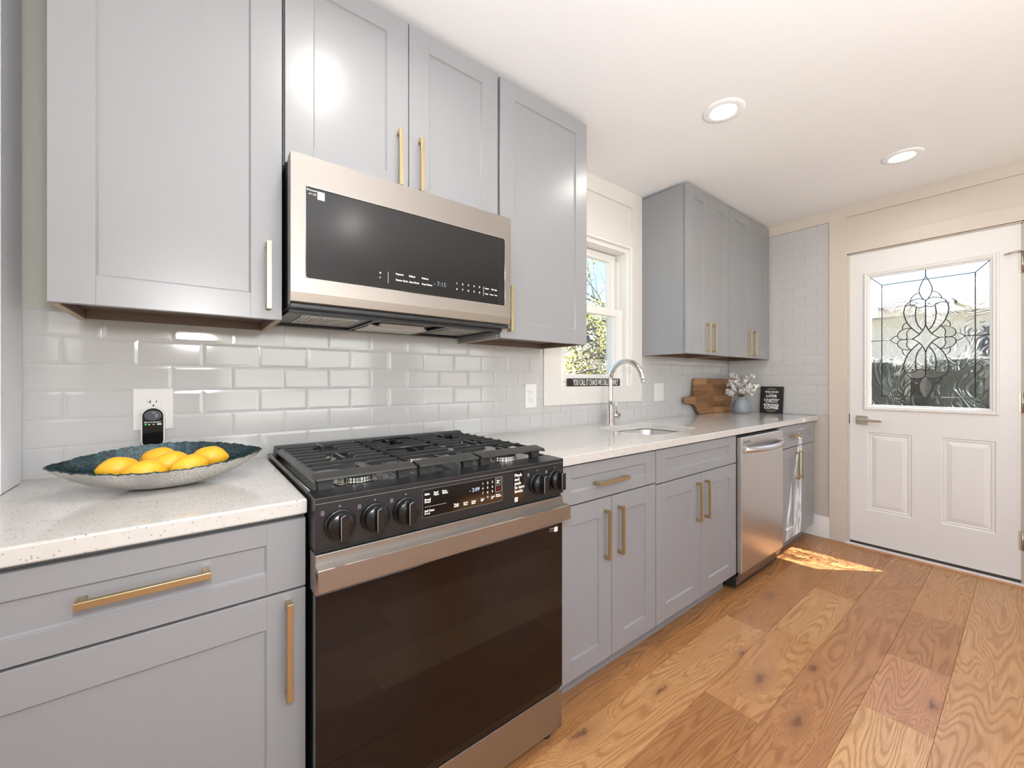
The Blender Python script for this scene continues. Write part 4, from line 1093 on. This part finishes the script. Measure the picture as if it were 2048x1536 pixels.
mb.build('rim', 'bowlin', bw)
def lemon():
    b = bmesh.new(); bmesh.ops.create_uvsphere(b, u_segments=32, v_segments=20, radius=1)
    for v in b.verts:
        x, y_, z = v.co; r = math.hypot(x, y_)
        tip = max(0, abs(z)-.86)/.14
        v.co = Vector((x*.0292, y_*.0292, z*.039+math.copysign(.0035*tip**2, z)))
        v.co.x *= 1+.03*math.sin(z*5); v.co.y *= 1+.02*math.cos(z*4)
    for f in b.faces: f.smooth = True
    me = bpy.data.meshes.new('lemon'); b.to_mesh(me); b.free(); me.materials.append(M['lemon'])
    b = bmesh.new(); bmesh.ops.create_uvsphere(b, u_segments=10, v_segments=6, radius=.0035, matrix=Matrix.Translation((0, 0, .0400)))
    m2 = bpy.data.meshes.new('stem_end'); b.to_mesh(m2); b.free(); m2.materials.append(M['lemontip']); return me, m2
lm, lt = lemon()
lem = [((-.137, -.300, .9650), (0, -88, 18), 'yellow lemon at the left end of the bowl with a green stem end'),
       ((-.085, -.360, .9600), (0, 92, 10), 'yellow lemon in front centre of the bowl against the near rim'),
       ((-.065, -.250, .9740), (0, 85, -18), 'topmost yellow lemon at the back of the bowl below the gas detector'),
       ((-.040, -.307, .9680), (0, 80, 25), 'yellow lemon in the middle of the pile, mostly covered by others'),
       ((.000, -.358, .9640), (0, 88, 28), 'yellow lemon at the front right of the pile'),
       ((.042, -.275, .9700), (0, 95, -10), 'yellow lemon at the right end of the bowl, behind the front right one'),
       ((-.105, -.262, .9560), (10, 88, 40), 'yellow lemon at the back left, hidden behind the left end lemon')]
for p, r_, lb_ in lem[:6]:
    o = bpy.data.objects.new('lemon', lm); COL.objects.link(o); o.location = p; o.rotation_euler = [math.radians(a) for a in r_]
    tag(o, lb_, 'lemon', 'lemons in the fruit bowl')
    c2 = bpy.data.objects.new('stem_end', lt); COL.objects.link(c2); c2.parent = o

# ------------------------------------------------------------------ window sign
ws = thing('wooden_sign', 'long black box sign with white words on the window sill', 'sign', (1.985, .02, WZ0+.001))
MB().box(1.757, 2.222, .012, .044, WZ0+.0015, WZ0+.0490, .001).build('block', 'signblk', ws)
text('lettering', 'YOU CALL IT CHAOS WE CALL IT FAMILY', .050, (1.778, .0115, WZ0+.0085), R_, U_, 'ink', ws, sx=.455, bold=.0006, depth=.0003)

# ------------------------------------------------------------------ cutting board
cb = thing('cutting_board', 'acacia wood cutting board with stub handle leaning on the back tiles', 'cutting board', (3.40, -.03, ZT))
ol = [(3.175, .9155), (3.685, .9155), (3.700, .93), (3.715, 1.06), (3.690, 1.190), (3.680, 1.197), (3.125, 1.197), (3.110, 1.19), (3.090, 1.070), (3.075, 1.056), (2.965, 1.052), (2.950, 1.045), (2.948, 1.012), (2.960, 1.004), (3.075, .998), (3.090, .990), (3.150, .925)]
mb = MB(); mb.prism(ol, 'y', -.038, -.018, .003)
for v in mb.bm.verts: v.co.y += (v.co.z-.9155)*.05-.008
mb.build('board', 'acacia', cb)

# ------------------------------------------------------------------ vase + flowers
VX, VY = 3.54, -.195
vs_ = thing('vase', 'small blue-grey dimpled ceramic vase in the counter corner', 'vase', (VX, VY, ZT))
prof = [(.052, 0), (.060, .004), (.062, .03), (.061, .06), (.055, .085), (.042, .108), (.028, .121), (.022, .128), (.020, .136), (.0175, .136), (.0185, .120)]
mb = MB(); mb.lathe(prof, (VX, VY, ZT+.0005), 'z', 48, cap=False); mb.build('body', 'vase', vs_)
mb = MB()
for r0 in range(7):
    zz = .016+.014*r0; rad = .0618 if zz < .06 else .0618-(zz-.06)*.45
    for k in range(22):
        a = 2*PI*(k+.5*(r0 % 2))/22
        c0 = Vector((VX+rad*math.cos(a), VY+rad*math.sin(a), ZT+zz))
        mb.tube([c0+Vector((0, 0, -.006)), c0+Vector((.0012*math.cos(a), .0012*math.sin(a), 0)), c0+Vector((0, 0, .006))], [.0004, .0022, .0004], 5)
mb.build('dimple_pattern', 'vase', vs_)
fw = thing('flower_bouquet', 'white blossom sprigs on brown twigs standing in the vase', 'flowers', (VX, VY, ZT+.13))
rnd = random.Random(3)
tips = [(-.03, .055, .155), (.01, -.075, .150), (.0, .085, .085), (0, -.100, .075), (-.02, .02, .120), (.01, .100, .030), (-.02, -.05, .050), (0, -.03, .095)]
tw = MB(); heads = []
for tx, ty, tz in tips:
    base_ = Vector((VX, VY, ZT+.07)); tip = Vector((VX+tx, VY+ty*1.12, ZT+.128+tz*1.2))
    mid = (base_+tip)/2+Vector((rnd.uniform(-.01, .01), rnd.uniform(-.01, .01), .02)); neck = Vector((VX+tx*.12, VY+ty*.12, ZT+.134))
    tw.tube([base_, neck, (neck*.5+tip*.5)+Vector((rnd.uniform(-.006, .006), rnd.uniform(-.006, .006), .004)), tip], [.0022, .0022, .0017, .0009], 6)
    for k in range(3):
        q = neck.lerp(tip, rnd.uniform(.5, .95)); e2 = q+Vector((rnd.uniform(-.02, .02), rnd.uniform(-.025, .025), rnd.uniform(.005, .03)))
        tw.tube([q, e2], [.0012, .0006], 5); heads.append(e2)
    heads.append(tip)
tw.build('twigs', 'twig', fw)
for q in ((0, .070, .045), (0, .085, .030), (-.01, .055, .03), (0, -.055, .060), (0, -.075, .040), (-.01, -.035, .045), (0, .095, .055), (0, -.10, .065), (-.01, .045, .075), (-.01, -.08, .09), (0, .06, .1)):
    heads.append(Vector((VX+q[0]-.02, VY+q[1], ZT+.125+q[2])))
for h in heads:
    pb = MB()
    for _ in range(6):
        c0 = h+Vector((rnd.uniform(-.010, .010), rnd.uniform(-.013, .013), rnd.uniform(-.011, .011))); nrm = Vector((rnd.uniform(-1, .2), rnd.uniform(-1, .6), rnd.uniform(-.3, 1))).normalized()
        a1 = nrm.orthogonal().normalized(); a2 = nrm.cross(a1)
        for k in range(5):
            an = 2*PI*k/5+rnd.random()*.3; d_ = a1*math.cos(an)+a2*math.sin(an); s2 = a1*-math.sin(an)+a2*math.cos(an); L = .0125
            pb.add([c0, c0+d_*L*.6+s2*L*.42+nrm*.0016, c0+d_*L+nrm*.001, c0+d_*L*.6-s2*L*.42+nrm*.0016], [(0, 1, 2, 3)], smooth=True)
    pb.build('blossom', 'petal', fw)
pb = MB()
for k in range(14):
    an = rnd.uniform(0, 2*PI); c0 = Vector((VX-.004, VY-.012, ZT+.136)); d_ = Vector((math.cos(an)-.3, math.sin(an), rnd.uniform(-.1, .9))).normalized(); s2 = d_.cross(Vector((0, 0, 1))).normalized(); L = rnd.uniform(.022, .034)
    pb.add([c0, c0+d_*L*.5+s2*L*.3, c0+d_*L, c0+d_*L*.5-s2*L*.3], [(0, 1, 2, 3)])
pb.build('leaves', 'leafg', fw)

# ------------------------------------------------------------------ coffee sign
SY0, SY1, SXp = -.270, -.437, 3.705
cs = thing('coffee_sign', 'square black sign with white words leaning on the tiles by the vase', 'sign', (3.71, (SY0+SY1)/2, ZT))
lean = .03
def lx(z): return SXp+(z-ZT)*lean/.215*1.0
mb = MB(); mb.box(SXp, SXp+.012, SY1, SY0, ZT+.001, ZT+.218, .001)
for v in mb.bm.verts: v.co.x += (v.co.z-ZT)*.10
mb.build('panel', 'signblk', cs)
up = Vector((.10, 0, 1)).normalized(); Rr = (0, -1, 0)
def cl(s_, zz, sz, sx=1.0, **k): return (s_, sz, (SXp+zz*.10-.0008, (SY0+SY1)/2, ZT+zz), Rr, up, dict(align='CENTER', sx=sx, depth=.0003, **k))
join_text('lettering', [cl('THIS HOUSE', .168, .0185, .95, bold=.0006), cl('RUNS ON', .156, .0070, 1.2), cl('LOVE', .132, .0270, 1.15, bold=.0012), cl('Laughter', .103, .0330, .95, italic=.35, bold=.0004),
    cl('STRONG', .060, .0260, 1.05, bold=.0012), cl('COFFEE', .037, .0270, 1.10, bold=.0012)], 'ink', cs)
mb = MB()
def arcd(z0, sgn, R0, w=.0012):
    P_ = []
    for k in range(13):
        a = PI*k/12; zz = z0+sgn*R0*.42*math.sin(a); P_.append((SXp+zz*.10-.0010, (SY0+SY1)/2-R0*math.cos(a), ZT+zz))
    mb.tube(P_, w, 5)
for q in range(3): arcd(.188, 1, .036-.010*q)
mb.build('scroll_ornament', 'gold', cs); mb = MB()
for q in range(3): arcd(.030, -1, .036-.010*q)
mb.build('scroll_ornament', 'gold', cs)
MB().box(SXp+.0955*.10-.0012, SXp+.0955*.10, (SY0+SY1)/2-.045, (SY0+SY1)/2+.045, ZT+.0900, ZT+.0955).build('ribbon', 'ink', cs)

# ------------------------------------------------------------------ ceiling downlights
def downlight(x, y_, label, power):
    r = thing('ceiling_downlight', label, 'ceiling light', (x, y_, ZC-.004))
    mb = MB(); mb.lathe([(.088, .004), (.088, .001), (.084, -.0015), (.060, -.003), (.056, -.0015), (.055, .003)], (x, y_, ZC-.004), 'z', 48, cap=False); mb.build('trim_ring', 'ceil', r)
    mb = MB(); mb.lathe([(.0555, .0005), (.001, .0004)], (x, y_, ZC-.004), 'z', 40); mb.build('diffuser', 'lamp', r)
    a = area('downlight_beam', (x, y_, ZC-.0085), (0, 0, -1), .104, .104, power, (1, .94, .87), 'DISK', 160); a.parent = r; a.location = (0, 0, -.0045); a.rotation_euler = (0, 0, 0)
downlight(1.955, -.775, 'round recessed ceiling light nearer the camera, above the sink run', 4)
downlight(3.14, -1.215, 'round recessed ceiling light nearer the white door', 3.2)
downlight(.41, -.81, 'round recessed ceiling light above the range', 5.5)
downlight(1.0, -2.5, 'unseen round ceiling light added behind the camera', 4)  # extra ceiling lamp added out of view for soft fill

# ------------------------------------------------------------------ outdoors
GZ = -.6
o = MB().box(-30, 60, -40, 50, GZ-.2, GZ).build('lawn', 'grass'); tag(o, 'green ground outside the house', 'ground', kind='structure')
o = MB().box(4.2, 20, -9, 6, GZ, GZ+.02).build('driveway', 'drive'); tag(o, 'dark driveway outside the door', 'driveway', kind='structure')
h = thing('neighbor_house', 'beige house seen through the leaded door glass', 'house', (15.5, -3.5, GZ))
mb = MB(); mb.box(13.5, 19, -9, 2.2, GZ, 2.75); mb.build('walls', 'siding', h)
mb = MB(); mb.prism([(13.0, 2.7), (19.5, 2.7), (16.2, 3.3)], 'y', -9.4, 2.6); mb.build('roof', 'roof', h)
for a, b in ((-5.6, -4.4), (-2.2, -1.0)): MB().box(13.45, 13.5, a, b, .9, 2.2).build('window', 'drive', h)
o = MB()
for k in range(40): o.box(-8+k*.62, -8+k*.62+.8, 12.6+random.uniform(-.2, .2), 13.8, GZ, 2.4+random.uniform(-.3, .5), .15)
o = o.build('hedge', 'hedge'); tag(o, 'dark boundary hedge behind the trees outside the sink window', 'hedge')
o = MB()
for k in range(26): o.box(8.0+random.uniform(-.2, .2), 9.2, -9+k*.42, -9+k*.42+.6, GZ, 1.28+random.uniform(-.12, .25), .1)
o = o.build('hedge', 'hedge'); tag(o, 'dark hedge outside, seen low through the leaded door glass', 'hedge')

def leaf_cloud(n, centers, size, seed, mat, name, parent):
    rn = random.Random(seed); bm = bmesh.new(); lay = bm.loops.layers.color.new('tone')
    for _ in range(n):
        c, r = rn.choice(centers)
        d = Vector((rn.gauss(0, 1), rn.gauss(0, 1), rn.gauss(0, 1))); d = d.normalized()*r*rn.random()**.5
        p = Vector(c)+d; nn = Vector((rn.uniform(-1, 1), rn.uniform(-1, 1), rn.uniform(-1, 1))).normalized(); a1 = nn.orthogonal().normalized(); a2 = nn.cross(a1)
        s_ = size*rn.uniform(.6, 1.3)
        f = bm.faces.new([bm.verts.new(p+q) for q in (a1*s_, a2*s_*.55, -a1*s_, -a2*s_*.55)])
        tv = rn.random()
        for lp in f.loops: lp[lay] = (tv, tv, tv, 1)
    mb = MB(); mb.bm.free(); mb.bm = bm; o = mb.build(name, mat, parent); o['kind'] = 'stuff'; return o
def tree(label, base, height, seed, centers, nl, nb, leaf='leaf', size=.045):
    t_ = thing('tree', label, 'tree', base)
    rn = random.Random(seed); mb = MB(); b = Vector(base)
    top = b+Vector((0, 0, height)); mb.tube([b, b+Vector((.05, .05, height*.4)), b+Vector((-.05, .1, height*.75)), top], [.11, .08, .05, .02], 8)
    for c, r in centers:
        st = b+Vector((0, 0, height*rn.uniform(.25, .8))); c = Vector(c); m_ = (st+c)/2+Vector((rn.uniform(-.2, .2), rn.uniform(-.2, .2), rn.uniform(-.1, .2)))
        mb.tube([st, m_, c], [.04, .025, .012], 6)
        for k in range(3):
            d = Vector((rn.gauss(0, 1), rn.gauss(0, 1), rn.gauss(0, 1))).normalized()*r; q = m_.lerp(c, rn.random()); mb.tube([q, q+d*.5+Vector((0, 0, .05)), c+d*.95], [.012, .009, .004], 5)
    mb.build('trunk', 'bark', t_)
    leaf_cloud(nl, centers, size, seed+1, leaf, 'leaves', t_)
    if nb: leaf_cloud(nb, centers, size*.9, seed+2, 'blossom', 'blossoms', t_)
    return t_
def along(dist, lat, z):
    """point outdoors seen through the sink window: dist metres along the view, lateral offset"""
    d = Vector((.752, .659, 0)); return Vector((0, -1.665, 0))+d*dist+Vector((d.y, -d.x, 0))*lat+Vector((0, 0, z))
rn = random.Random(5)
tree('flowering tree with creamy blossom just outside the sink window', (*along(7.4, -2.2, 0).xy, GZ), 2.6, 11, [(tuple(along(7.2+rn.uniform(-.5, .6), rn.uniform(-1.3, 1.3), rn.uniform(.8, 2.1))), rn.uniform(.3, .45)) for _ in range(34)], 12000, 8000, 'leaf', .030)
tree('yellow-green leafy tree rising above the blossom outside the window', (*along(9.4, 1.9, 0).xy, GZ), 4.4, 21, [(tuple(along(9.4+rn.uniform(-.3, .3), rn.uniform(-1.9, 1.9), rn.uniform(1.3, 3.0))), rn.uniform(.35, .5)) for _ in range(26)], 9000, 1500, 'leaf', .036)
tree('dark evergreen tree low in the window view', (*along(12.5, -1, 0).xy, GZ), 3.0, 31, [(tuple(along(12.6+rn.uniform(-.8, .8), rn.uniform(-4, 4), rn.uniform(.2, 2.9))), rn.uniform(.7, 1.0)) for _ in range(30)], 9500, 0, 'leafdark', .115)
tree('tall sparse tree with thin branches against the sky', (*along(15.8, .9, 0).xy, GZ), 6.0, 41, [(tuple(along(16+rn.uniform(-.8, .8), rn.uniform(-2.6, 2.6), rn.uniform(3.2, 6.0))), rn.uniform(.6, .9)) for _ in range(18)], 2600, 900, 'leaf', .055)
